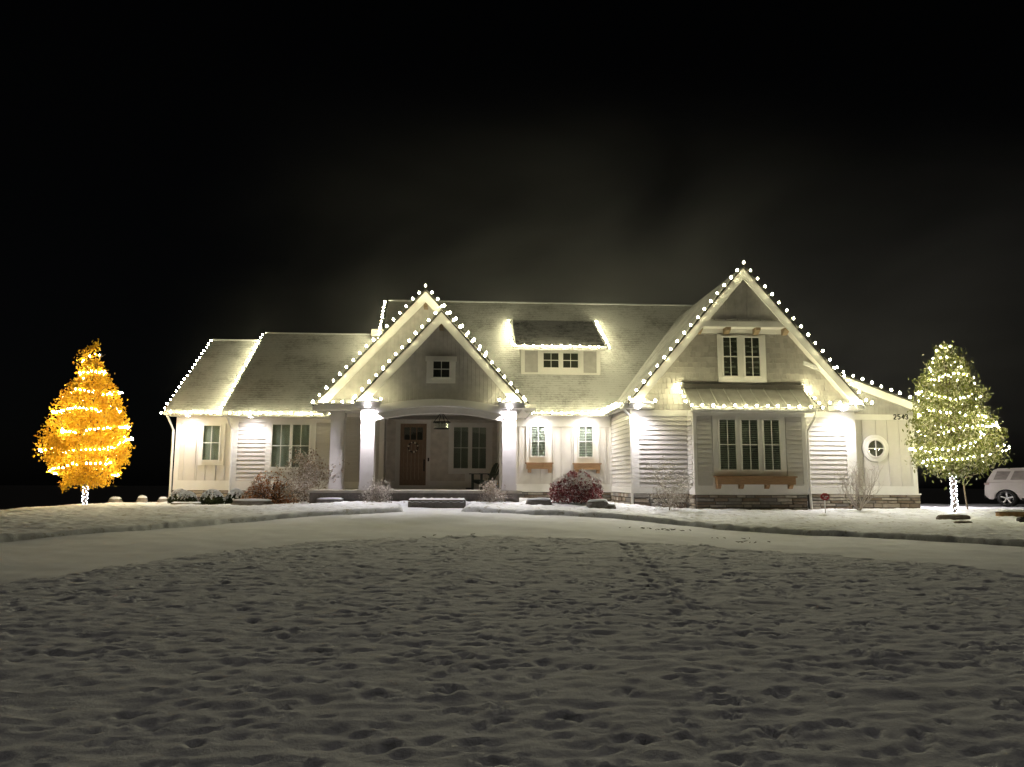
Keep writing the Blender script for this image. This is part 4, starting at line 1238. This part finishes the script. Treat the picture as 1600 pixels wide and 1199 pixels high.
keep = np.sin(Pc[:, 0] * 5 + Pc[:, 2] * 3) + np.sin(Pc[:, 1] * 4 - Pc[:, 2] * 4.2) + rg.normal(0, .7, len(Pc)) > -1.0
Pc = Pc[keep]
ex = []
for _ in range(46):
    a, h = rg.uniform(0, 6.28), rg.uniform(1.5, 5.0)
    r_ = float(profile(GPROF, h)) * 1.10
    ex.append(np.array((r_ * math.cos(a), r_ * math.sin(a), h)) + rg.normal(0, .08, (26, 3)))
Pc = np.concatenate([Pc] + ex)
quads('crown', leaf_quads(lean(Pc, GLEAN), rg, .15, .055, (0, 0, -1.3)), lm, t, kind='stuff')
t2 = thing('light_string', 'string of lights spiralling up the green tree', 'string lights', GP)
sp_, bl = spiral(GPROF, 1.55, 5.62, 8, .16, rg, 2.2, 1.03, .22, .35, -.2)
sp_, bl = lean(sp_, GLEAN), lean(bl, GLEAN)
dots(bl, .021, 'bulbs', M['treebulb2'], t2); MB().tube(sp_, .005, 3).obj('wire', M['wire'], t2)
t2 = thing('light_string', 'cool white lights wrapped round the long trunk of the green tree', 'string lights', GP)
tw = [(.092 * math.cos(a), .092 * math.sin(a), .03 + .0225 * i + .02 * math.sin(i * 1.7)) for i, a in enumerate(np.arange(0, 58) * 2.4)]
dots(tw, .0175, 'bulbs', M['trunkbulb'], t2); MB().tube(tw, .005, 3).obj('wire', M['wire'], t2)

# thin sapling beside it
p = hit(1513, 801)
t = thing('sapling', 'thin bent bare sapling beside the trunk of the green tree', 'sapling', (p.x, p.y, bz(p.x, p.y) - .05))
MB().tube([(.0, 0, -.1), (-.06, 0, .45), (-.10, 0, 1.0), (-.02, 0, 1.16), (.35, -.05, 1.3)], [.028, .026, .024, .02, .012], 6).obj('stem', mat('pale_bark', (.24, .19, .13), .8, .25), t, True)
MB().tube([(.25, -.04, 1.26), (.6, -.1, 1.36), (.86, -.12, 1.52)], [.012, .012, .006], 5).tube([(-.02, 0, 1.16), (.3, .1, 1.55), (.5, .1, 1.9)], [.012, .01, .005], 5).obj('branch', mat('pale_bark_tip', (.30, .26, .2), .8, .25), t, True)

# ------------------------------------------------------------------ shrubs
def twigs(k, tips, p, d, L, r, depth, rng, spread=.55, up=.15, nb=3):
    n = 3; pts = [p]; q = p.copy(); dd = d.copy()
    for i in range(n):
        dd = (dd + Vector(rng.normal(0, .16, 3)) + Vector((0, 0, up * .4))).normalized()
        q = q + dd * (L / n); pts.append(q)
    k.tube(pts, [r, r * .85, r * .7, r * .5], 4 if r > .008 else 3, cap=False)
    if depth == 0:
        tips.append((q, dd)); return
    for j in range(nb):
        b = pts[1 + (j % 3)] if j < nb - 1 else q
        nd = (dd + Vector(rng.normal(0, spread, 3)) + Vector((0, 0, up))).normalized()
        twigs(k, tips, b, nd, L * rng.uniform(.55, .85), r * .62, depth - 1, rng, spread, up, nb)

def twig_shrub(px, py, hpx, wpx, label, seed, leafm=None, ln=.06, wd=.03, nleaf=3, stems=5, depth=3, tm='twig', r=.016, up=.15, lean=.75, Yd=None, grp=None, stub=.0, sp=.6, jit=.05):
    p = hit(px, py); x, y = p.x, p.y
    if Yd: x, y = X(px, Yd, py), Yd
    s = F / y; H_ = hpx / s; W_ = wpx / s / 2
    t = thing('shrub', label, 'shrub', (x, y, bz(x, y) - .03), 0, grp)
    rng = np.random.default_rng(seed); k = MB(); tips = []
    st_ = Vector((0, 0, 0))
    if stub:
        k.tube([(0, 0, -.05), (.01, 0, stub)], [r * 2, r * 1.6], 6); st_ = Vector((0, 0, stub))
    for i in range(stems):
        a = i / stems * 2 * PI + rng.uniform(-.3, .3)
        d = Vector((math.cos(a) * lean * rng.uniform(.3, 1.1), math.sin(a) * lean * rng.uniform(.3, 1.1), .8)).normalized()
        twigs(k, tips, st_.copy(), d, H_ * .42, r, depth, rng, sp, up)
    V = np.array(k.v); mx = np.percentile(np.abs(V[:, 0]), 98); mz = np.percentile(V[:, 2], 99)
    sc = np.array((W_ / mx, W_ / mx, H_ / mz)); 
    k.v = [tuple(v) for v in V * sc]
    tp = np.array([q[0][:] for q in tips]) * sc
    k.obj('stems', M[tm], t, kind='stuff')
    if leafm:
        Pl = np.repeat(tp, nleaf, 0) + rng.normal(0, jit, (len(tp) * nleaf, 3))
        quads('foliage', leaf_quads(Pl, rng, ln, wd, (0, 0, -.2)), leafm, t, kind='stuff')
    return t

frostleaf = leafmat('frosted_dry_leaf', (.16, .11, .07), (.32, .24, .17), .2, .85, (.66, .62, .58), .22)
rustleaf = leafmat('rust_leaf', (.30, .10, .02), (.42, .19, .06), .3, .8, (.60, .55, .50), .34)
redleaf = leafmat('dark_red_leaf', (.16, .025, .03), (.30, .07, .07), .25, .85, (.62, .56, .56), .32)
boxleaf = leafmat('boxwood_leaf', (.018, .026, .008), (.045, .06, .018), .15)
whiteleaf = leafmat('snow_crusted_leaf', (.42, .38, .34), (.72, .69, .66), .2)

# rust shrub left of the double window: leafy dome, snow on the top, rusty below
p = Vector((X(418, 28.3, 785), 28.3, 0))
t = thing('shrub', 'spreading rust orange shrub dusted with snow under the left double window', 'shrub', (p.x, p.y, bz(p.x, p.y) - .03))
rg = np.random.default_rng(4); k = MB(); tips = []
k.tube([(.15, -.2, -.05), (.2, -.15, .5), (.25, -.1, .8)], [.045, .035, .02], 6)
for i in range(9):
    a = i * .7; twigs(k, tips, Vector((.1, 0, .1)), Vector((math.cos(a), math.sin(a) * .7, .9)).normalized(), .55, .02, 3, rg, .6, .02)
k.obj('stems', M['twigdark'], t, kind='stuff')
n = 2600
a = rg.uniform(0, 6.28, n); u = rg.random(n) ** .4; hh = rg.random(n)
Pl = np.stack([1.0 * u * np.cos(a) * (1 - .35 * hh) + .12 * np.sin(7 * a), .65 * u * np.sin(a) * (1 - .35 * hh), .05 + .98 * hh * (1 - .35 * u ** 2) * (1 + .28 * np.sin(3 * a + .6) + .1 * np.sin(8 * a))], 1)
quads('foliage', leaf_quads(Pl, rg, .10, .045, (0, 0, -.3)), rustleaf, t, kind='stuff')
kk = (hh > .45) & (u > .7) & (rg.random(n) < .55)
quads('snow_crust', leaf_quads(Pl[kk] * np.array((1.02, 1.02, 1.0)) + np.array((0, -.01, .03)), rg, .11, .05, (0, 0, -.3)), whiteleaf, t, kind='stuff')
twig_shrub(481, 788, 76, 82, 'large bare frosted shrub beside the leftmost porch column', 12, frostleaf, .10, .05, 5, 6, 4, 'twig', .02, .12, .85, stub=.15, jit=.07, Yd=27.2)
twig_shrub(591, 786, 33, 40, 'round frosted twiggy shrub left of the porch step', 13, whiteleaf, .07, .03, 3, 16, 3, 'twig', .012, .05, 1.2, Yd=24.95, jit=.03)
twig_shrub(772, 789, 33, 40, 'small frosted twiggy shrub right of the porch step', 14, frostleaf, .07, .03, 3, 13, 3, 'twig', .012, .05, 1.1, Yd=24.95, jit=.03)
twig_shrub(1046, 802, 76, 72, 'open leafless snow tipped shrub before the siding left of the bay', 15, whiteleaf, .08, .04, 2, 6, 4, 'twig', .018, .05, .95, stub=.12, sp=.75, jit=.03)
twig_shrub(1343, 803, 78, 62, 'tall bare pinkish shrub near the round window', 16, leafmat('pink_bud', (.35, .22, .19), (.5, .38, .34), .2), .04, .02, 1, 9, 3, 'twig', .016, .35, .5, sp=.45)

# dark red shrub under the second shelf window
p = hit(900, 791); y = p.y
t = thing('shrub', 'dense dark red shrub under snow below the two shelf windows', 'shrub', (p.x, y, bz(p.x, y) - .05))
rg = np.random.default_rng(6)
n = 5200; a = rg.uniform(0, 6.28, n); u = rg.random(n) ** .3; h = rg.random(n) ** .8
prof_r = np.interp(h, [0, .35, .7, 1], [.80, .93, .80, .25])
Pl = np.stack([prof_r * u * np.cos(a) * (1 + .1 * np.sin(4 * a)), prof_r * .75 * u * np.sin(a), .03 + .98 * h * (1 + .08 * np.sin(3 * a + 1))], 1)
quads('foliage', leaf_quads(Pl, rg, .11, .04, (0, 0, -.9)), redleaf, t, kind='stuff')
kk = (h > .42) & (u > .75) & (rg.random(n) < .7) & (np.sin(Pl[:, 0] * 9) + np.sin(Pl[:, 2] * 11) > -.7)
quads('snow_crust', leaf_quads(Pl[kk] * 1.02 + np.array((0, -.01, .03)), rg, .13, .045, (0, 0, -.9)), whiteleaf, t, kind='stuff')
k = MB(); tips = []
for i in range(8): twigs(k, tips, Vector((0, 0, 0)), Vector((math.cos(i * .8), math.sin(i * .8), 1)).normalized(), .4, .018, 2, rg)
k.obj('stems', M['twigdark'], t, kind='stuff')

# boxwood balls
def boxwood(px0, px1, py0, py1, label, seed, Y):
    xc = X((px0 + px1) / 2, Y, py1); rx_ = .9 * (px1 - px0) / 2 / (F / Y); hh = 1.05 * (py1 - py0) / (F / Y)
    t = thing('boxwood', label, 'shrub', (xc, Y, bz(xc, Y) - .04), 0, 'clipped boxwood balls by the low left wing')
    rg = np.random.default_rng(seed); n = 2200
    d = rg.normal(size=(n, 3)); d /= np.linalg.norm(d, axis=1)[:, None]; d[:, 2] = np.abs(d[:, 2]) * 1.0
    rr = rg.uniform(.86, 1.02, n)[:, None]
    Pl = d * rr * np.array((rx_, rx_ * .95, hh))
    V = leaf_quads(Pl, rg, .065, .045)
    quads('foliage', V, boxleaf, t, kind='stuff')
    # crust of snow lying on the upper half, broken by dark holes
    n = 2600; d = rg.normal(size=(n, 3)); d /= np.linalg.norm(d, axis=1)[:, None]; d[:, 2] = np.abs(d[:, 2])
    f1 = np.sin(d[:, 0] * 13 + seed) * np.sin(d[:, 1] * 11 + seed * 2) + .5 * np.sin(d[:, 0] * 29) 
    kk = (d[:, 2] + .22 * f1 + rg.normal(0, .10, n)) > .68
    Pl = d[kk] * 1.03 * np.array((rx_, rx_ * .95, hh))
    quads('snow_crust', leaf_quads(Pl, rg, .085, .065), M['cap'], t, kind='stuff')
    MB().lathe([(rx_ * .86, -.05), (rx_ * .86, .1 * hh), (rx_ * .8, .45 * hh), (rx_ * .55, .72 * hh), (rx_ * .2, .84 * hh), (.001, .86 * hh)], 14).obj('inner_twigs', boxleaf, t, True)
boxwood(262, 300, 767.5, 789, 'clipped boxwood ball at the far left corner, partly behind another', 41, 29.0)
boxwood(276, 309, 771, 790, 'small clipped boxwood ball in front of the leftmost one', 42, 28.2)
boxwood(311, 351, 766.5, 788, 'largest clipped boxwood ball, third from the left', 43, 28.6)
boxwood(351, 384, 765, 787, 'clipped boxwood ball next to the rust orange shrub', 44, 28.9)

# ------------------------------------------------------------------ stones and slabs
def rock(px, py, wpx, hpx, label, seed, cap=True, name='rock', cat='rock', m=None, flat=1.0, rz=0.0, grp=None, dep=.6):
    p = hit(px, py); s = F / p.y; w_ = wpx / s / 2; h_ = hpx / s
    t = thing(name, label, cat, (p.x, p.y, bz(p.x, p.y) - .03), rz, grp)
    rng = np.random.default_rng(seed); nr, nc = 7, 16; vv, ff = [], []
    for i in range(nr):
        ph = i / (nr - 1) * PI / 2
        for j in range(nc):
            a = 2 * PI * j / nc
            c_, s_ = math.cos(a), math.sin(a)
            e_ = .55 if flat < 1 else .8
            xx = math.copysign(abs(c_) ** e_, c_); yy = math.copysign(abs(s_) ** e_, s_)
            cr = math.cos(ph) ** (.22 if flat < 1 else .6)
            k_ = 1 + rng.normal(0, .05)
            vv.append((w_ * xx * cr * k_, w_ * dep * yy * cr * k_, -.05 + (h_ + .05) * math.sin(ph) ** (.8 if flat < 1 else 1) * (1 + rng.normal(0, .03))))
    for i in range(nr - 1):
        for j in range(nc): ff.append((i * nc + j, i * nc + (j + 1) % nc, (i + 1) * nc + (j + 1) % nc, (i + 1) * nc + j))
    MB().add(vv, ff).obj('stone_body', m or M['slab'], t, flat >= 1)
    if cap:
        v2 = []
        for (a, b, c) in vv[(nr // 2) * nc:]: v2.append((a * 1.02, b * 1.02 + .01, c + .035))
        f2 = []
        for i in range(nr - nr // 2 - 1):
            for j in range(nc): f2.append((i * nc + j, i * nc + (j + 1) % nc, (i + 1) * nc + (j + 1) % nc, (i + 1) * nc + j))
        MB().add(v2, f2).obj('snow_cap', M['cap'], t, True)
    return t
rock(180, 788, 22, 9, 'low snow covered rock nearest the golden tree', 1)
rock(222, 787, 17, 10, 'knobbly snow covered rock between the golden tree and the boxwoods', 2)
rock(254, 788, 16, 8, 'small snow covered rock touching the leftmost boxwood', 3)
rock(290, 793, 44, 4, 'thin flat slab under snow in front of the leftmost boxwoods', 4, True, 'stone_slab', 'stone slab', None, .5)
rock(394, 794, 62, 9, 'long dark stone slab in front of the rust orange shrub', 5, True, 'stone_slab', 'stone slab', None, .5, .03, None, .3)
rock(517, 790, 44, 7, 'flat dark stone slab below the leftmost porch column', 6, True, 'stone_slab', 'stone slab', None, .5, .0, None, .35)
rock(842, 793, 42, 9, 'flat stone slab topped with snow below the left shelf window', 7, True, 'stone_slab', 'stone slab', None, .5, .0, None, .35)
rock(934, 798, 34, 12, 'squared snow topped stone block in front of the dark red shrub', 8, True, 'stone_slab', 'stone slab', M['stone'][1], .5, .0, None, .4)
rock(952, 799, 22, 6, 'low ragged stone leaning against the squared block', 9, True, 'stone_slab', 'stone slab', M['stone'][1], .5)
rock(1490, 817, 54, 9, 'long grey stone slab at the foot of the green tree', 10, False, 'stone_slab', 'stone slab', mat('grey_slab', (.20, .17, .14), .8, .3, 6, .5), .5, -.08, None, .22)
rock(1505, 822, 26, 4, 'thin stone chip under the long grey slab', 11, False, 'stone_slab', 'stone slab', mat('grey_slab_low', (.20, .17, .14), .8, .3, 6, .5), .5, -.1)
rock(1585, 811, 62, 9, 'brown split slab at the right edge of the snow bed', 12, True, 'stone_slab', 'stone slab', mat('brown_slab', (.26, .16, .07), .8, .4, 5, .5), .5, .05, None, .3)
rock(1603, 821, 26, 9, 'dark stone at the far right edge of the bed', 13, False, 'stone_slab', 'stone slab', mat('dark_slab', (.04, .035, .03), .8, .4, 5, .5), .5)

# a few twigs and leaves blown onto the driveway
k = MB(); rg = np.random.default_rng(31)
for (px, py, n, s1, s2) in ((1030, 826, 26, .5, .16), (1162, 846, 9, .3, .1), (1130, 840, 5, .4, .1), (700, 836, 5, .5, .2), (735, 843, 6, .5, .2)):
    p = hit(px, py)
    for i in range(n):
        x, y = p.x + rg.normal(0, s1), p.y + rg.normal(0, s2); a = rg.uniform(0, 3.14); L = rg.uniform(.04, .14)
        z = gz(x, y) - .02
        k.tube([(x, y, z), (x + L * math.cos(a), y + L * math.sin(a), z + .012)], [.008, .004], 4)
k.obj('twig_litter', M['twigdark'], None, kind='stuff')

# ------------------------------------------------------------------ small red yard sign
p = hit(1290, 808)
t = thing('yard_sign', 'small red eight sided sign on a white stake before the right siding', 'sign', (p.x, p.y, bz(p.x, p.y) - .1))
s = F / p.y
hz = 24 / s + .1
MB().box(-.012, .012, -.012, .012, 0, hz).obj('stake', M['trim'], t)
r_ = 7.5 / s
rm = mat('red_sign_paint', (.32, .03, .03), .45, .12)
MB().prism([(r_ * math.cos(a * PI / 4 + PI / 8), hz + r_ * .35 + .8 * r_ * math.sin(a * PI / 4 + PI / 8)) for a in range(8)], -.03, -.013).obj('plate', rm, t)
lm = mat('sign_letter_white', (.6, .5, .47), .5, .05)
k = MB()
for x0_, x1_, zz_ in ((-.55, -.25, .45), (-.05, .65, .38), (-.3, .3, .05)):
    k.box(x0_ * r_, x1_ * r_, -.034, -.0301, hz + zz_ * r_ - .012, hz + zz_ * r_ + .02)
k.obj('print', lm, t)

# ------------------------------------------------------------------ parked car (rear half in view)
cp = hit(1561, 791)
cs = 32.5
carx = X(1574, cs, 785)
t = thing('parked_car', 'white snow dusted family car parked at the right edge behind the bed', 'car', (carx + .535, cs + .59, gz(carx, cs) - .03), R(-42))
paint = mat('frosted_white_paint', (.60, .56, .53), .5, .08, 2.5, .25, 25)
frostglass = mat('frosted_car_glass', (.27, .24, .22), .5, .35, 3, .3, 20, (1, 1, 3))
blk = mat('black_plastic', (.02, .02, .02), .6, .2)
wr = .38
arches = (0.0, 2.86)
def side(front):
    pts = [(-1.0, .48), (-1.03, .62), (-.98, .84), (-.90, .98), (-1.0, 1.04), (-.98, 1.09), (-.86, 1.14)]
    return pts
# body: stations along x with wheel arches left open
def arch_low(x):
    z = .33
    for a in arches:
        d = abs(x - a)
        if d < .47: z = max(z, math.sqrt(.47 ** 2 - d * d) + .30)
    return z
top = [(-.83, .80), (-.80, 1.02), (-.74, 1.10), (0, 1.14), (1.2, 1.13), (2.2, 1.10), (2.5, 1.08), (3.3, 1.02), (3.7, .90), (3.82, .72)]
tx, tz = [q[0] for q in top], [q[1] for q in top]
k = MB(); xsn = np.concatenate([[-.83, -.81, -.76, -.66], np.linspace(-.5, .5, 21), np.linspace(.6, 2.3, 8), np.linspace(2.38, 3.36, 21), [3.5, 3.65, 3.78, 3.82]])
ring = []
for x in xsn:
    zt_c = np.interp(x, tx, tz); zl = arch_low(x)
    if x < -.7: zl = max(zl, .36 + (-.7 - x) * 1.2)
    if x > 3.6: zl = .3
    tap = 1 - .10 * max(0, (-.6 - x) / .25) - .16 * max(0, (x - 3.3) / .5)
    hw_ = .93 * tap
    zt_c = max(zt_c, zl + .05)
    row_ = [(x, -hw_ * .97, zl), (x, -hw_, min(zt_c - .02, max(zl + .02, .62))), (x, -hw_ * .985, zt_c - .06 if zt_c - .06 > zl + .03 else zl + .04), (x, -hw_ * .9, zt_c), (x, hw_ * .9, zt_c), (x, hw_ * .985, zt_c - .06 if zt_c - .06 > zl + .03 else zl + .04), (x, hw_, min(zt_c - .02, max(zl + .02, .62))), (x, hw_ * .97, zl)]
    ring.append(row_)
vv = [q for r_ in ring for q in r_]; ff = []
for i in range(len(ring) - 1):
    for j in range(7): ff.append((i * 8 + j, (i + 1) * 8 + j, (i + 1) * 8 + j + 1, i * 8 + j + 1))
ff.append(tuple(range(8))[::-1]); ff.append(tuple(range((len(ring) - 1) * 8, len(ring) * 8)))
k.add(vv, ff).obj('body', paint, t)
# greenhouse with sloping tailgate
gb = [(-.74, 1.10), (-.46, 1.62), (-.28, 1.70), (1.0, 1.74), (1.7, 1.68), (2.45, 1.10)]
n = len(gb); vv = []
for x, z in gb:
    ins_ = .90 if z < 1.2 else .72
    vv += [(x, -ins_ * .98, z), (x, ins_ * .98, z)]
ff = [(2 * i, 2 * i + 2, 2 * i + 3, 2 * i + 1) for i in range(n - 1)] + [tuple(2 * i for i in range(n - 1, -1, -1)), tuple(2 * i + 1 for i in range(n))]
MB().add(vv, ff).obj('roof', paint, t)
def side_glass(pts, sgn):
    def yy(z): return sgn * (.885 - (z - 1.10) / .62 * .175 + .012)
    v = [(x, yy(z), z) for x, z in pts]
    f = [tuple(range(len(v)))] if sgn < 0 else [tuple(range(len(v)))[::-1]]
    return MB().add(v, f)
for sgn in (-1, 1):
    for pts in ([(-.46, 1.20), (.02, 1.20), (.22, 1.58), (-.30, 1.58)], [(.18, 1.20), (.98, 1.20), (.98, 1.60), (.36, 1.60)], [(1.06, 1.20), (2.0, 1.20), (1.58, 1.60), (1.06, 1.60)]):
        side_glass(pts, sgn).obj('side_window', frostglass, t)
    MB().box(.86, .98, sgn * .935 - .01, sgn * .935 + .01, 1.02, 1.05).obj('door_handle', paint, t)
    MB().box(.55, 2.35, sgn * .90 - .03, sgn * .90 + .03, .30, .40).obj('sill', blk, t)
    MB().box(-.82, -.62, sgn * .80 - .1, sgn * .80 + .1, .97, 1.06).obj('tail_lamp', mat('frosted_tail_lamp', (.34, .24, .22), .4, .15), t)
    MB().box(1.95, 2.2, sgn * 1.0 - .09, sgn * 1.0 + .09, 1.14, 1.28).obj('mirror', paint, t)
MB().add([(-.735, -.72, 1.16), (-.735, .72, 1.16), (-.50, .6, 1.58), (-.50, -.6, 1.58)], [(0, 1, 2, 3)]).obj('rear_window', frostglass, t)
MB().box(-.85, -.74, -.82, .82, .40, .58).obj('bumper', blk, t)
for ax in arches:
    for sgn in (-1, 1):
        c_ = (ax, sgn * .80, wr)
        wh = MB().lathe([(.25, -.12), (.34, -.125), (wr, -.09), (wr, .09), (.34, .125), (.25, .12), (.25, -.12)], 28, c_, axis='y').obj('wheel', blk, t, True)
        rim = MB().lathe([(.255, -.10), (.23, -.06), (.23, .06), (.255, .1)], 24, c_, axis='y')
        for a in range(5):
            a0 = a * 2 * PI / 5 + .3
            rim.beam((ax, c_[1] + sgn * .085, wr), (ax + .25 * math.cos(a0), c_[1] + sgn * .10, wr + .25 * math.sin(a0)), .06, .03, (0, 1, 0))
        rim.lathe([(.001, sgn * .1), (.05, sgn * .1), (.06, sgn * .07)], 10, c_, axis='y').obj('rim', mat('alloy_rim_%d%d' % (int(ax), sgn), (.5, .5, .5), .35, .1, metal=.8), wh)
        MB().box(ax - .42, ax + .42, sgn * .62 - .02, sgn * .62 + .02, .35, .8).obj('wheel_well', blk, t)

# ------------------------------------------------------------------ drifting smoke over the right half of the roof, lit by the bulbs
m = bpy.data.materials.new('drifting_smoke'); m.use_nodes = True; nt = m.node_tree; nt.nodes.clear()
out = N(nt, 'ShaderNodeOutputMaterial'); pv = N(nt, 'ShaderNodeVolumePrincipled'); pv.inputs['Color'].default_value = (.92, .94, .97, 1)
ge = N(nt, 'ShaderNodeNewGeometry')
mp = N(nt, 'ShaderNodeMapping'); nt.links.new(ge.outputs['Position'], mp.inputs[0])
mp.inputs['Location'].default_value = (0, 0, 0); mp.inputs['Rotation'].default_value = (0, R(-24), 0); mp.inputs['Scale'].default_value = (.06, .06, .15)
no = N(nt, 'ShaderNodeTexNoise', Scale=1.0, Detail=4.0, Roughness=.55, Distortion=.6); nt.links.new(mp.outputs[0], no.inputs['Vector'])
nr = ramp(nt, no.outputs[0], [(.40, (.16, .16, .16)), (.64, (1, 1, 1))])
sx = N(nt, 'ShaderNodeSeparateXYZ'); nt.links.new(ge.outputs['Position'], sx.inputs[0])
def rng_node(sock, a, b):
    q = N(nt, 'ShaderNodeMapRange', interpolation_type='SMOOTHSTEP'); nt.links.new(sock, q.inputs['Value'])
    q.inputs['From Min'].default_value = a; q.inputs['From Max'].default_value = b
    return q.outputs['Result']
cur = nr.outputs[0]
for sock in (rng_node(sx.outputs['X'], -15, 14), rng_node(sx.outputs['X'], 44, 26), rng_node(sx.outputs['Z'], 23, 5), rng_node(sx.outputs['Z'], 1, 7), rng_node(sx.outputs['Y'], 30, 36), rng_node(sx.outputs['Y'], 62, 50)):
    q = N(nt, 'ShaderNodeMath', operation='MULTIPLY'); nt.links.new(cur, q.inputs[0]); nt.links.new(sock, q.inputs[1]); cur = q.outputs[0]
q = N(nt, 'ShaderNodeMath', operation='MULTIPLY'); nt.links.new(cur, q.inputs[0]); q.inputs[1].default_value = SMOKE; nt.links.new(q.outputs[0], pv.inputs['Density'])
nt.links.new(pv.outputs[0], out.inputs['Volume'])
MB().box(-14, 46, 29, 64, .5, 40).obj('smoke', m, None, kind='stuff')
